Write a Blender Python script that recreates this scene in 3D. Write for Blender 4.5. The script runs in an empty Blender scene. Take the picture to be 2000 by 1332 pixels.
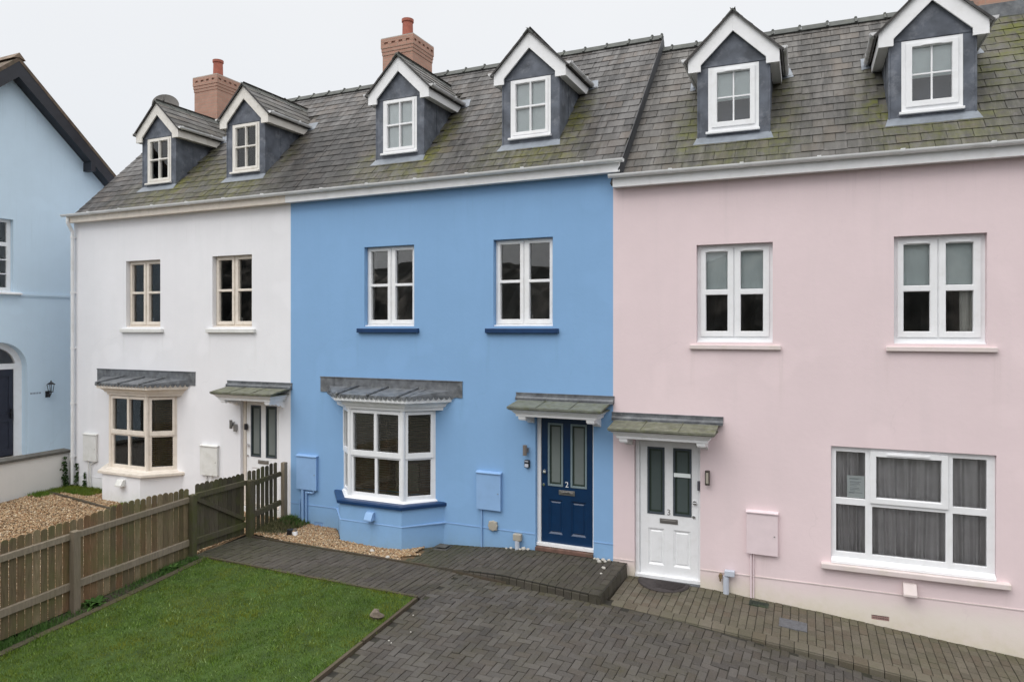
import bpy, math, random
import numpy as np
from mathutils import Matrix, Vector
random.seed(7); rng = np.random.default_rng(7)
R = math.radians
scene = bpy.context.scene

# ------------------------------------------------------------------ camera
cam_d = bpy.data.cameras.new("camera"); cam = bpy.data.objects.new("camera", cam_d)
scene.collection.objects.link(cam); scene.camera = cam
cam.location = (3.084, -10.6, 3.431)
cam.rotation_euler = (R(90), 0, R(24.338))
cam_d.sensor_width = 36.0; cam_d.lens = 24.93
cam_d.shift_y = -25.5/2000
cam_d.clip_start = 0.1; cam_d.clip_end = 2000

# ------------------------------------------------------------------ world and light
world = bpy.data.worlds.new("World"); scene.world = world; world.use_nodes = True
nt = world.node_tree; nt.nodes.clear()
def wn(t, **k):
    n = nt.nodes.new(t)
    for a, b in k.items(): setattr(n, a, b)
    return n
sky = wn('ShaderNodeTexSky', sky_type='NISHITA', sun_disc=False, sun_elevation=R(52), sun_rotation=R(205), dust_density=4.0, air_density=1.2)
hs = wn('ShaderNodeHueSaturation'); hs.inputs['Saturation'].default_value = 0.25
bg1 = wn('ShaderNodeBackground'); bg1.inputs['Strength'].default_value = 0.05
nt.links.new(sky.outputs[0], hs.inputs['Color']); nt.links.new(hs.outputs[0], bg1.inputs['Color'])
tc = wn('ShaderNodeTexCoord'); sp = wn('ShaderNodeSeparateXYZ'); nt.links.new(tc.outputs['Generated'], sp.inputs[0])
cr = wn('ShaderNodeValToRGB'); nt.links.new(sp.outputs['Z'], cr.inputs[0])
el = cr.color_ramp.elements
el[0].position = 0.0; el[0].color = (.262, .272, .290, 1)
el[1].position = 1.0; el[1].color = (1.0, .99, .97, 1)
e = el.new(.22); e.color = (.290, .298, .310, 1)
e = el.new(.42); e.color = (.318, .322, .328, 1)
e = el.new(.55); e.color = (.56, .56, .56, 1)
nz = wn('ShaderNodeTexNoise'); nz.inputs['Scale'].default_value = 2.5; nz.inputs['Detail'].default_value = 3
nt.links.new(tc.outputs['Generated'], nz.inputs['Vector'])
mr = wn('ShaderNodeMapRange'); mr.inputs['To Min'].default_value = .95; mr.inputs['To Max'].default_value = 1.05
nt.links.new(nz.outputs['Fac'], mr.inputs['Value'])
ml = wn('ShaderNodeVectorMath', operation='SCALE'); nt.links.new(cr.outputs[0], ml.inputs[0]); nt.links.new(mr.outputs[0], ml.inputs['Scale'])
bg2 = wn('ShaderNodeBackground'); bg2.inputs['Strength'].default_value = 2.3
nt.links.new(ml.outputs[0], bg2.inputs['Color'])
ad = wn('ShaderNodeAddShader'); out = wn('ShaderNodeOutputWorld')
nt.links.new(bg1.outputs[0], ad.inputs[0]); nt.links.new(bg2.outputs[0], ad.inputs[1]); nt.links.new(ad.outputs[0], out.inputs['Surface'])

sun_d = bpy.data.lights.new("sun", 'SUN'); sun_d.energy = 0.5; sun_d.angle = R(35); sun_d.color = (1, .97, .93)
sun = bpy.data.objects.new("sun", sun_d); scene.collection.objects.link(sun)
sun.rotation_euler = (R(38), 0, R(-25))       # high, from behind the camera's right

scene.view_settings.view_transform = 'Standard'; scene.view_settings.look = 'None'
scene.view_settings.exposure = 0.0; scene.view_settings.gamma = 1.0
scene.cycles.max_bounces = 6; scene.cycles.transparent_max_bounces = 12
scene.cycles.use_denoising = True

# ------------------------------------------------------------------ materials
def new_mat(name):
    m = bpy.data.materials.new(name); m.use_nodes = True
    t = m.node_tree; t.nodes.clear()
    o = t.nodes.new('ShaderNodeOutputMaterial'); b = t.nodes.new('ShaderNodeBsdfPrincipled')
    t.links.new(b.outputs[0], o.inputs['Surface'])
    return m, t, b
class N:
    """small node helper"""
    def __init__(s, t): s.t = t; s.co = t.nodes.new('ShaderNodeTexCoord')
    def lk(s, a, b): s.t.links.new(a, b)
    def val(s, inp, v):
        if hasattr(v, 'is_output') or isinstance(v, bpy.types.NodeSocket): s.lk(v, inp)
        else: inp.default_value = v
    def pos(s, sc=(1, 1, 1)):
        m = s.t.nodes.new('ShaderNodeMapping'); m.inputs['Scale'].default_value = sc
        s.lk(s.co.outputs['Object'], m.inputs[0]); return m.outputs[0]
    def noise(s, scale, detail=4, rough=.55, sc=(1, 1, 1), vec=None):
        n = s.t.nodes.new('ShaderNodeTexNoise'); n.inputs['Scale'].default_value = scale
        n.inputs['Detail'].default_value = detail; n.inputs['Roughness'].default_value = rough
        s.lk(vec if vec is not None else s.pos(sc), n.inputs['Vector']); return n.outputs['Fac']
    def rng(s, v, a, b, c=0., d=1., smooth=False):
        n = s.t.nodes.new('ShaderNodeMapRange')
        if smooth: n.interpolation_type = 'SMOOTHSTEP'
        s.val(n.inputs['Value'], v)
        for k, q in zip(('From Min', 'From Max', 'To Min', 'To Max'), (a, b, c, d)): n.inputs[k].default_value = q
        return n.outputs[0]
    def math(s, op, a, b=0.5):
        n = s.t.nodes.new('ShaderNodeMath'); n.operation = op; s.val(n.inputs[0], a); s.val(n.inputs[1], b); return n.outputs[0]
    def mix(s, f, a, b):
        n = s.t.nodes.new('ShaderNodeMix'); n.data_type = 'RGBA'
        s.val(n.inputs[0], f)
        for i, v in ((6, a), (7, b)):
            s.val(n.inputs[i], v if isinstance(v, bpy.types.NodeSocket) else (*v[:3], 1))
        return n.outputs[2]
    def mul(s, c, f):
        n = s.t.nodes.new('ShaderNodeVectorMath'); n.operation = 'SCALE'; s.lk(c, n.inputs[0]); s.val(n.inputs['Scale'], f); return n.outputs[0]
    def attr(s, name):
        n = s.t.nodes.new('ShaderNodeAttribute'); n.attribute_name = name; return n.outputs['Fac']
    def island(s):
        n = s.t.nodes.new('ShaderNodeNewGeometry'); return n.outputs['Random Per Island']
    def sep(s, vec=None):
        n = s.t.nodes.new('ShaderNodeSeparateXYZ'); s.lk(vec if vec is not None else s.pos(), n.inputs[0]); return n.outputs
    def bump(s, b, h, strength=.3, dist=.01):
        n = s.t.nodes.new('ShaderNodeBump'); n.inputs['Strength'].default_value = strength; n.inputs['Distance'].default_value = dist
        s.lk(h, n.inputs['Height']); s.lk(n.outputs[0], b.inputs['Normal'])
MATS = {}
def simple(name, col, rough=.6, var=.12, scale=6, bump=.15, bs=80, metal=0., spec=.4, dirt=None, dirtamt=.5, dsc=5):
    if name in MATS: return MATS[name]
    m, t, b = new_mat(name); n = N(t)
    f = n.noise(scale, 5)
    c = n.mix(n.rng(f, .3, .7), tuple(x*(1-var) for x in col), tuple(min(1, x*(1+var)) for x in col))
    if dirt:
        d = n.rng(n.noise(dsc, 6, .65), .5, .72, 0, dirtamt)
        c = n.mix(d, c, dirt)
    n.lk(c, b.inputs['Base Color'])
    b.inputs['Roughness'].default_value = rough; b.inputs['Metallic'].default_value = metal
    b.inputs['Specular IOR Level'].default_value = spec
    if bump: n.bump(b, n.noise(bs, 4), bump, .004)
    MATS[name] = m; return m

def render_mat(name, col, low=None, lowz=0., algae=(.30, .33, .16), az0=-.3, az1=.1, slope=0., aamt=.5, stains=()):
    """painted masonry: faint mottling, faint trowel texture, algae staining by the ground"""
    m, t, b = new_mat(name); n = N(t)
    big = n.noise(.55, 4, .6); med = n.noise(3.5, 5, .6); strk = n.noise(1.0, 5, .6, sc=(5, 5, .35))
    c = n.mix(n.rng(big, .3, .7), tuple(x*.955 for x in col), tuple(min(1, x*1.03) for x in col))
    c = n.mix(n.rng(med, .35, .75, 0, .35), c, tuple(x*.93 for x in col))
    c = n.mix(n.rng(strk, .52, .8, 0, .35), c, tuple(x*k for x, k in zip(col, (.88, .91, .90))))
    # weather runs hanging below the eaves: thin dirt streaks of their own shape
    runs = n.noise(1.0, 3, .7, sc=(14, 14, .5))
    xyz0 = n.sep()
    rm = n.math('MULTIPLY', n.rng(runs, .58, .75), n.rng(xyz0[2], 4.6, 5.8, 0, .35, True))
    c = n.mix(rm, c, tuple(x*.80 for x in col))
    # small patches of repair paint
    pat = n.rng(n.noise(.9, 2, .4), .62, .66, 0, .4)
    c = n.mix(pat, c, tuple(min(1, x*1.06) for x in col))
    xyz = n.sep()
    zz = xyz[2]
    if low:
        edge = n.math('ADD', zz, n.rng(n.noise(4, 3), 0, 1, -.05, .05))
        f = n.rng(edge, lowz-.30, lowz+.05, 1, 0, True)
        f = n.math('MULTIPLY', f, n.rng(n.noise(1.6, 3), .3, .6, .45, 1))
        c = n.mix(f, c, low)
    if low or True:      # hairline cracks
        vo = t.nodes.new('ShaderNodeTexVoronoi'); vo.feature = 'DISTANCE_TO_EDGE'; vo.inputs['Scale'].default_value = .55
        wv = t.nodes.new('ShaderNodeVectorMath'); wv.operation = 'ADD'; n.lk(n.pos(), wv.inputs[0])
        nn = t.nodes.new('ShaderNodeTexNoise'); nn.inputs['Scale'].default_value = 3; nn.inputs['Detail'].default_value = 6; n.lk(n.pos(), nn.inputs['Vector'])
        sc_ = t.nodes.new('ShaderNodeVectorMath'); sc_.operation = 'SCALE'; sc_.inputs['Scale'].default_value = .35; n.lk(nn.outputs['Color'], sc_.inputs[0]); n.lk(sc_.outputs[0], wv.inputs[1]); n.lk(wv.outputs[0], vo.inputs['Vector'])
        ck = n.math('MULTIPLY', n.rng(vo.outputs['Distance'], .0015, .004, 1, 0), n.rng(n.noise(.8, 3), .54, .62, 0, .2))
        c = n.mix(ck, c, tuple(x*.74 for x in col))
    for (sx, sz, sw, sl) in stains:      # runs of dirt below sill ends and fittings
        dx = n.math('ABSOLUTE', n.math('ADD', n.math('SUBTRACT', xyz0[0], sx), n.rng(n.noise(1.5, 2, .5, sc=(1, 1, 2)), 0, 1, -.03, .03)))
        fx = n.rng(dx, sw*.2, sw, 1, 0, True); fz = n.math('MULTIPLY', n.rng(xyz0[2], sz-sl, sz-.05, 0, 1, True), n.rng(xyz0[2], sz, sz+.01, 1, 0))
        f = n.math('MULTIPLY', n.math('MULTIPLY', fx, fz), n.rng(n.noise(1., 4, .7, sc=(40, 40, 2)), .35, .65, .02, .20))
        c = n.mix(f, c, tuple(x*k for x, k in zip(col, (.62, .64, .58))))
    if slope: zz = n.math('ADD', zz, n.math('MULTIPLY', n.math('MAXIMUM', xyz[0], 0.), slope))
    a = n.math('ADD', zz, n.rng(n.noise(2.2, 6, .7), 0, 1, -.25, .25))
    af = n.rng(a, az0, az1, aamt, 0, True)
    c = n.mix(n.math('MULTIPLY', af, n.rng(n.noise(9, 6, .7), .3, .7, .35, 1)), c, algae)
    n.lk(c, b.inputs['Base Color']); b.inputs['Roughness'].default_value = .82; b.inputs['Specular IOR Level'].default_value = .25
    h = n.math('ADD', n.noise(14, 5, .6), n.math('MULTIPLY', n.noise(150, 3), .5))
    n.bump(b, h, .35, .006)
    return m

WHITE_W = render_mat("white_masonry_paint", (.84, .84, .87), algae=(.38, .40, .22), az0=-.35, az1=.15, stains=[(1.66, 3.35, .05, 1.), (2.85, 3.35, .05, .7), (4.2, 3.35, .05, .8), (5.42, 3.35, .06, 1.), (2.38, .15, .07, .4), (.85, 2.24, .06, .7), (.6, .44, .1, .5), (4.2, .42, .1, .5)])
BLUE_W = render_mat("blue_masonry_paint", (.245, .432, .70), algae=(.22, .30, .28), az0=-.45, az1=.12, aamt=.5, stains=[(1.56, 3.35, .05, .9), (2.80, 3.35, .05, .7), (4.20, 3.35, .06, 1.1), (5.42, 3.35, .05, .8), (.75, 2.24, .07, .7), (3.70, 2.24, .07, .6), (4.05, .40, .08, .6), (2.26, .15, .05, .4), (4.75, 2.2, .05, .5)])
PINK_W = render_mat("pink_masonry_paint", (.81, .67, .69), low=(.79, .72, .67), lowz=-.1, algae=(.50, .47, .22), az0=-.42, az1=.12, slope=.085, aamt=.5, stains=[(1.20, 3.10, .05, .9), (2.42, 3.10, .06, 1.1), (3.75, 3.10, .05, .7), (4.98, 3.10, .07, 1.2), (1.66, 2.05, .12, .6), (5.1, .12, .06, .5), (2.97, .12, .06, .5), (2.2, .20, .10, .5)])
PALE_W = render_mat("pale_blue_masonry_paint", (.63, .78, .91), algae=(.3, .36, .33), az0=-.5, az1=.3)
CREAM_W = render_mat("stained_white_paint", (.72, .71, .69), algae=(.36, .37, .22), az0=-.4, az1=.45, aamt=.6)
UPVC = simple("white_frame", (.85, .86, .88), rough=.35, var=.03, bump=.0, dirt=(.45, .43, .36), dirtamt=.12, dsc=9)
WOODW = simple("white_painted_timber", (.86, .865, .88), rough=.5, var=.04, bump=.1, bs=40, dirt=(.5, .47, .38), dirtamt=.15, dsc=7)
CREAM = simple("cream_painted_timber", (.77, .70, .62), rough=.55, var=.05, bump=.12, bs=40, dirt=(.40, .36, .26), dirtamt=.3, dsc=7)
CREAMD = simple("cream_dormer_paint", (.78, .75, .70), rough=.55, var=.05, bump=.12, bs=40, dirt=(.42, .38, .30), dirtamt=.3, dsc=7)
GUTW = simple("white_gutter_plastic", (.80, .81, .82), rough=.4, var=.06, scale=3, bump=.05, dirt=(.42, .43, .38), dirtamt=.35, dsc=2.5)
GUTG = simple("dirty_gutter_plastic", (.64, .64, .65), rough=.5, var=.15, scale=5, bump=.05, dirt=(.16, .18, .12), dirtamt=.6, dsc=4)
NAVY = simple("navy_paint", (.010, .042, .125), rough=.38, var=.12, bump=.05, bs=30)
NAVYD = simple("navy_door_paint", (.0016, .026, .082), rough=.33, var=.1, bump=.05, bs=30, spec=.5)
BLUEP = simple("blue_fitting_paint", (.27, .445, .715), rough=.6, var=.05, bump=.1)
PINKP = simple("pink_fitting_paint", (.78, .655, .685), rough=.6, var=.04, bump=.1)
PINKS = simple("pink_sill_paint", (.72, .63, .62), rough=.6, var=.05, bump=.1, dirt=(.6, .55, .42), dirtamt=.4, dsc=5)
WHITEP = simple("offwhite_fitting_paint", (.74, .74, .72), rough=.6, var=.05, bump=.1, dirt=(.4, .4, .3), dirtamt=.25)
LEAD = simple("dormer_lead", (.100, .113, .140), rough=.55, var=.42, scale=3.5, bump=.25, bs=12, dirt=(.24, .255, .29), dirtamt=.75, dsc=5)
LEADG = simple("grey_lead", (.13, .138, .15), rough=.5, var=.4, scale=7, bump=.3, bs=25, dirt=(.26, .27, .27), dirtamt=.6, dsc=9)
FLASH = simple("pale_lead_flashing", (.21, .235, .27), rough=.5, var=.2, scale=5, bump=.25, bs=20, dirt=(.13, .14, .15), dirtamt=.5, dsc=7)
CANOPY = simple("mossy_lead", (.15, .16, .135), rough=.8, var=.25, scale=9, bump=.4, bs=60, dirt=(.10, .11, .045), dirtamt=.9, dsc=8)
CANOPYM = simple("mossy_felt", (.15, .153, .118), rough=.85, var=.35, scale=9, bump=.5, bs=60, dirt=(.10, .11, .035), dirtamt=.8, dsc=11)
STEEL = simple("brushed_metal", (.33, .32, .31), rough=.35, var=.1, metal=.8, bump=.05)
CHROME = simple("chrome", (.75, .76, .78), rough=.15, var=.03, metal=1., bump=0)
BLACK = simple("black_plastic", (.015, .016, .02), rough=.4, var=.1, bump=.05)
BEIGE = simple("beige_plastic", (.40, .37, .31), rough=.55, var=.08, bump=.1)
GREYP = simple("pale_grey_plastic", (.52, .56, .64), rough=.45, var=.06, bump=.05)
TERRA = simple("terracotta", (.36, .115, .08), rough=.75, var=.2, scale=8, bump=.2)
MORTAR = simple("mortar", (.42, .39, .35), rough=.9, var=.2, bump=.4)
BARGE = simple("black_bargeboard", (.022, .024, .032), rough=.45, var=.2, bump=.1, bs=30)
DARKIN = simple("room_wall", (.50, .48, .45), rough=.9, var=.1, bump=0)
FLOORIN = simple("room_floor", (.10, .08, .06), rough=.7, var=.1, bump=0)
SLABD = simple("dark_cover_metal", (.10, .105, .115), rough=.6, var=.25, scale=20, bump=.4, bs=120)
MAT = simple("rubber_mat", (.045, .038, .038), rough=.8, var=.25, scale=20, bump=.5, bs=150)
BLINDD = simple("dark_slats", (.24, .20, .15), rough=.45, var=.2, bump=0)
BLINDB = simple("brown_slats", (.26, .20, .11), rough=.5, var=.2, bump=0)
BLINDG = simple("reflection_grey_slats", (.15, .155, .16), rough=.5, var=.1, bump=0)  # front slats coloured grey to stand in for the reflection on the panes
BLINDW = simple("pale_roller_fabric", (.72, .80, .80), rough=.9, var=.04, bump=.05)
CURT = simple("grey_curtain_fabric", (.60, .58, .59), rough=.9, var=.12, scale=3, bump=.2, bs=200)
PANEBACK = simple("grey_pane_backing", (.26, .265, .26), rough=.9, var=.3, scale=3, bump=0)
CURTP = simple("pale_curtain_fabric", (.60, .60, .56), rough=.9, var=.06, bump=.1)
TABLE = simple("warm_wood", (.30, .17, .08), rough=.5, var=.2, bump=.05)
FROST = simple("frosted_glass", (.175, .20, .195), rough=.22, var=.08, scale=2, bump=.05, spec=.6)
FROSTD = simple("dim_frosted_glass", (.075, .098, .098), rough=.22, var=.08, scale=2, bump=.05, spec=.6)
GLINE = simple("dark_glass_border", (.03, .045, .035), rough=.4, var=.1, bump=0)
GBEAD = simple("grey_glazing_bead", (.20, .26, .28), rough=.45, var=.06, bump=0)
GBEADD = simple("dark_glazing_bead", (.06, .075, .09), rough=.45, var=.06, bump=0)
PAPER = simple("paper", (.85, .90, .90), rough=.8, var=.02, bump=0)
INK = simple("faded_ink", (.42, .47, .50), rough=.8, var=.02, bump=0)
STONEW = simple("white_stone", (.50, .48, .44), rough=.8, var=.15, scale=15, bump=.4, bs=40)
STONEB = simple("brown_stone", (.15, .12, .095), rough=.85, var=.3, scale=12, bump=.5, bs=30)
COPING = simple("dark_coping", (.10, .095, .085), rough=.85, var=.25, scale=6, bump=.4, bs=50, dirt=(.16, .15, .12), dirtamt=.5)
BRICKF = simple("red_step_brick", (.16, .09, .07), rough=.85, var=.35, scale=9, bump=.4, bs=50, dirt=(.12, .12, .08), dirtamt=.6)
SOIL = simple("soil", (.05, .04, .03), rough=.95, var=.4, scale=9, bump=.6, bs=40, dirt=(.05, .08, .02), dirtamt=.7, dsc=4)

def glass_mat(name, tint=(.9, .95, .94), k=1.6, add=.01):
    m = bpy.data.materials.new(name); m.use_nodes = True; t = m.node_tree; t.nodes.clear(); n = N(t)
    o = t.nodes.new('ShaderNodeOutputMaterial'); tr = t.nodes.new('ShaderNodeBsdfTransparent'); gl = t.nodes.new('ShaderNodeBsdfGlossy')
    tr.inputs[0].default_value = (*tint, 1); gl.inputs['Roughness'].default_value = .01; gl.inputs[0].default_value = (1, 1, 1, 1)
    fr = t.nodes.new('ShaderNodeFresnel'); fr.inputs[0].default_value = 1.5
    bp = t.nodes.new('ShaderNodeBump'); bp.inputs['Strength'].default_value = .06; bp.inputs['Distance'].default_value = .01
    n.lk(n.noise(2.5, 1), bp.inputs['Height']); n.lk(bp.outputs[0], gl.inputs['Normal'])
    f = n.math('ADD', n.math('MULTIPLY', fr.outputs[0], k), add)
    mx = t.nodes.new('ShaderNodeMixShader'); n.lk(f, mx.inputs[0]); n.lk(tr.outputs[0], mx.inputs[1]); n.lk(gl.outputs[0], mx.inputs[2])
    n.lk(mx.outputs[0], o.inputs[0]); return m
GLASS = glass_mat("window_glass", tint=(.985, .99, .99), k=1.15, add=.008)

def slate_mat(name, dark, light, brown, mossc=(.105, .115, .02)):
    m, t, b = new_mat(name); n = N(t); r = n.island()
    c = n.mix(n.rng(r, 0, 1), dark, light)
    c = n.mix(n.rng(n.math('FRACT', n.math('MULTIPLY', r, 7.31), 0), .55, 1, 0, .8), c, brown)
    c = n.mix(n.rng(n.noise(1.3, 5, .65, sc=(2.6, .45, .45)), .40, .62, 0, .8), c, tuple(x*.6 for x in dark))
    c = n.mix(n.rng(n.noise(2.7, 4, .6, sc=(2.8, .35, .35)), .52, .68, 0, .6), c, tuple(min(1, x*1.25) for x in light))
    c = n.mix(n.rng(n.noise(5, 6, .75, sc=(2.2, .5, .5)), .5, .72, 0, .6), c, tuple(min(1, x*1.35) for x in light))
    c = n.mix(n.rng(n.noise(38, 5, .7), .58, .75, 0, .4), c, tuple(x*.5 for x in dark))
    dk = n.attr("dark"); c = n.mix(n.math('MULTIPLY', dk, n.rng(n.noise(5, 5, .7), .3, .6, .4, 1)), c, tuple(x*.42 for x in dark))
    mo = n.attr("moss")
    mm = n.math('MULTIPLY', mo, n.math('MULTIPLY', n.rng(n.noise(7, 6, .7), .36, .60, .10, 1.15), n.rng(n.noise(1.6, 4, .6), .35, .58, .25, 1.15)))
    mc = n.mix(n.noise(14, 4), tuple(x*.55 for x in mossc), mossc)
    c = n.mix(n.math('MINIMUM', mm, .9), c, mc)
    n.lk(c, b.inputs['Base Color']); b.inputs['Roughness'].default_value = .62; b.inputs['Specular IOR Level'].default_value = .35
    n.bump(b, n.noise(45, 5, .7), .35, .006); return m
SLATE = slate_mat("roof_slate", (.046, .044, .045), (.138, .133, .131), (.130, .105, .088), (.150, .150, .020))
SLATEP = slate_mat("roof_slate_square", (.062, .059, .057), (.132, .125, .118), (.126, .104, .085), (.130, .140, .022))
RIDGE = simple("ridge_tile", (.085, .09, .085), rough=.8, var=.3, scale=7, bump=.4, bs=40, dirt=(.14, .15, .12), dirtamt=.5)

def paver_mat(name, c1, c2, moss, mossamt, extra=None):
    m, t, b = new_mat(name); n = N(t); r = n.island()
    c = n.mix(r, c1, c2)
    if extra: c = n.mix(n.rng(n.math('FRACT', n.math('MULTIPLY', r, 9.7), 0), .5, 1, 0, .7), c, extra)
    c = n.mix(n.rng(n.noise(1.1, 5, .6), .4, .75, 0, .5), c, tuple(x*.6 for x in c1))
    c = n.mix(n.rng(n.noise(60, 4, .7), .5, .75, 0, .45), c, tuple(x*1.5 for x in c2))
    c = n.mix(n.rng(n.noise(.7, 3, .5), .60, .68, 0, .45), c, tuple(x*.5 for x in c1))
    g = n.math('MULTIPLY', n.rng(n.noise(1.7, 6, .7), .42, .7, 0, mossamt), n.rng(n.noise(25, 4), .3, .7, .3, 1))
    g = n.math('ADD', g, n.math('MULTIPLY', n.attr("moss"), n.rng(n.noise(18, 6, .7), .35, .65, 0, .8)))
    c = n.mix(n.math('MINIMUM', g, .9), c, moss)
    n.lk(c, b.inputs['Base Color']); b.inputs['Roughness'].default_value = .8; b.inputs['Specular IOR Level'].default_value = .3
    n.bump(b, n.noise(90, 4, .7), .4, .004); return m
PAVD = paver_mat("grey_block_paving", (.056, .051, .047), (.100, .092, .084), (.055, .050, .02), .6, (.070, .058, .048))
PAVP = paver_mat("tan_block_paving", (.092, .080, .063), (.142, .124, .098), (.085, .088, .042), .5, (.105, .078, .058))
PAVR = paver_mat("damp_block_paving", (.058, .050, .044), (.094, .082, .071), (.052, .054, .022), .5, (.068, .058, .048))
JOINT = simple("paving_joint", (.026, .024, .019), rough=.95, var=.4, scale=8, bump=.3, dirt=(.032, .036, .01), dirtamt=.8, dsc=3)

def pebble_mat():
    m, t, b = new_mat("gravel_pebbles"); n = N(t); r = n.island()
    cr = t.nodes.new('ShaderNodeValToRGB'); n.lk(r, cr.inputs[0]); e = cr.color_ramp.elements
    e[0].color = (.24, .12, .05, 1); e[1].color = (.66, .56, .42, 1)
    for p, c in ((.25, (.36, .22, .11, 1)), (.5, (.44, .31, .18, 1)), (.7, (.25, .18, .12, 1)), (.88, (.50, .37, .22, 1))):
        q = e.new(p); q.color = c
    n.lk(cr.outputs[0], b.inputs['Base Color']); b.inputs['Roughness'].default_value = .7; return m
PEB = pebble_mat()
GRAVB = simple("gravel_base", (.13, .085, .045), rough=.95, var=.4, scale=60, bump=.8, bs=60)

def wood_mat(name, cols, green, gamt=.5):
    m, t, b = new_mat(name); n = N(t); oi = t.nodes.new('ShaderNodeObjectInfo'); r = n.math('FRACT', n.math('ADD', n.island(), oi.outputs['Random']), 0)
    c = n.mix(r, cols[0], cols[1])
    c = n.mix(n.rng(n.math('FRACT', n.math('MULTIPLY', r, 5.3), 0), .55, 1, 0, .9), c, cols[2])
    c = n.mix(n.rng(n.noise(14, 5, .7, sc=(3, 3, .35)), .4, .75, 0, .6), c, tuple(x*.5 for x in cols[0]))
    c = n.mix(n.rng(n.noise(2.2, 5, .7), .42, .68, 0, gamt), c, green)
    n.lk(c, b.inputs['Base Color']); b.inputs['Roughness'].default_value = .85; b.inputs['Specular IOR Level'].default_value = .2
    n.bump(b, n.noise(30, 4, .7, sc=(4, 4, .3)), .4, .004); return m
PICK = wood_mat("weathered_pickets", ((.105, .080, .048), (.285, .220, .140), (.185, .088, .042)), (.125, .125, .050), .7)
RAIL = wood_mat("weathered_rails", ((.23, .19, .145), (.28, .235, .18), (.21, .165, .12)), (.16, .145, .085), .35)
GATEW = wood_mat("mossy_gate_timber", ((.075, .065, .044), (.125, .108, .078), (.050, .044, .032)), (.080, .090, .026), .85)
EDGING = wood_mat("timber_edging", ((.075, .058, .045), (.11, .085, .065), (.09, .08, .06)), (.07, .08, .03), .4)

def brick_mat():
    m, t, b = new_mat("chimney_brick"); n = N(t)
    s = n.sep(); cmb = t.nodes.new('ShaderNodeCombineXYZ'); n.lk(n.math('ADD', s[0], s[1]), cmb.inputs[0]); n.lk(s[2], cmb.inputs[1])
    br = t.nodes.new('ShaderNodeTexBrick'); n.lk(cmb.outputs[0], br.inputs['Vector'])
    br.inputs['Scale'].default_value = 1; br.inputs['Brick Width'].default_value = .225; br.inputs['Row Height'].default_value = .075
    br.inputs['Mortar Size'].default_value = .006; br.inputs['Color1'].default_value = (.46, .265, .20, 1); br.inputs['Color2'].default_value = (.40, .225, .165, 1)
    br.inputs['Mortar'].default_value = (.36, .28, .22, 1); br.inputs['Mortar Smooth'].default_value = .3; br.inputs['Bias'].default_value = -.2
    c = n.mix(n.rng(n.noise(5, 5, .6), .4, .75, 0, .35), br.outputs['Color'], (.26, .15, .12))
    n.lk(c, b.inputs['Base Color']); b.inputs['Roughness'].default_value = .9
    n.bump(b, n.math('ADD', n.math('MULTIPLY', br.outputs['Fac'], -1.), n.math('MULTIPLY', n.noise(60), .5)), .4, .006); return m
BRICK = brick_mat()

def leaf_mat(name, a, bcol, c2=None, rough=.6):
    m, t, b = new_mat(name); n = N(t); r = n.island()
    c = n.mix(r, a, bcol)
    if c2: c = n.mix(n.rng(n.noise(.9, 5, .65), .42, .66, 0, .75), c, c2)
    if c2: c = n.mix(n.rng(n.noise(13, 3, .8), .57, .66, 0, .8), c, (.19, .27, .09))
    if c2: c = n.mix(n.rng(n.noise(1.6, 4, .6), .52, .7, 0, .4), c, (.035, .085, .016))
    n.lk(c, b.inputs['Base Color']); b.inputs['Roughness'].default_value = rough; b.inputs['Specular IOR Level'].default_value = .25
    tr = b.inputs.get('Transmission Weight'); return m
GRASS = leaf_mat("lawn_grass_blades", (.046, .098, .009), (.135, .225, .028), (.190, .190, .016))
TURF = simple("lawn_turf", (.036, .070, .010), rough=.95, var=.35, scale=5, bump=.8, bs=90, dirt=(.045, .062, .012), dirtamt=.7, dsc=1.3)
WEED = leaf_mat("weed_leaves", (.035, .085, .015), (.08, .16, .035))
IVY = leaf_mat("ivy_leaves", (.015, .035, .008), (.035, .07, .018))
DRYG = leaf_mat("rough_grass", (.055, .065, .022), (.16, .145, .075))
TREES = leaf_mat("distant_foliage", (.02, .035, .015), (.035, .055, .02), (.05, .04, .03))

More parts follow.
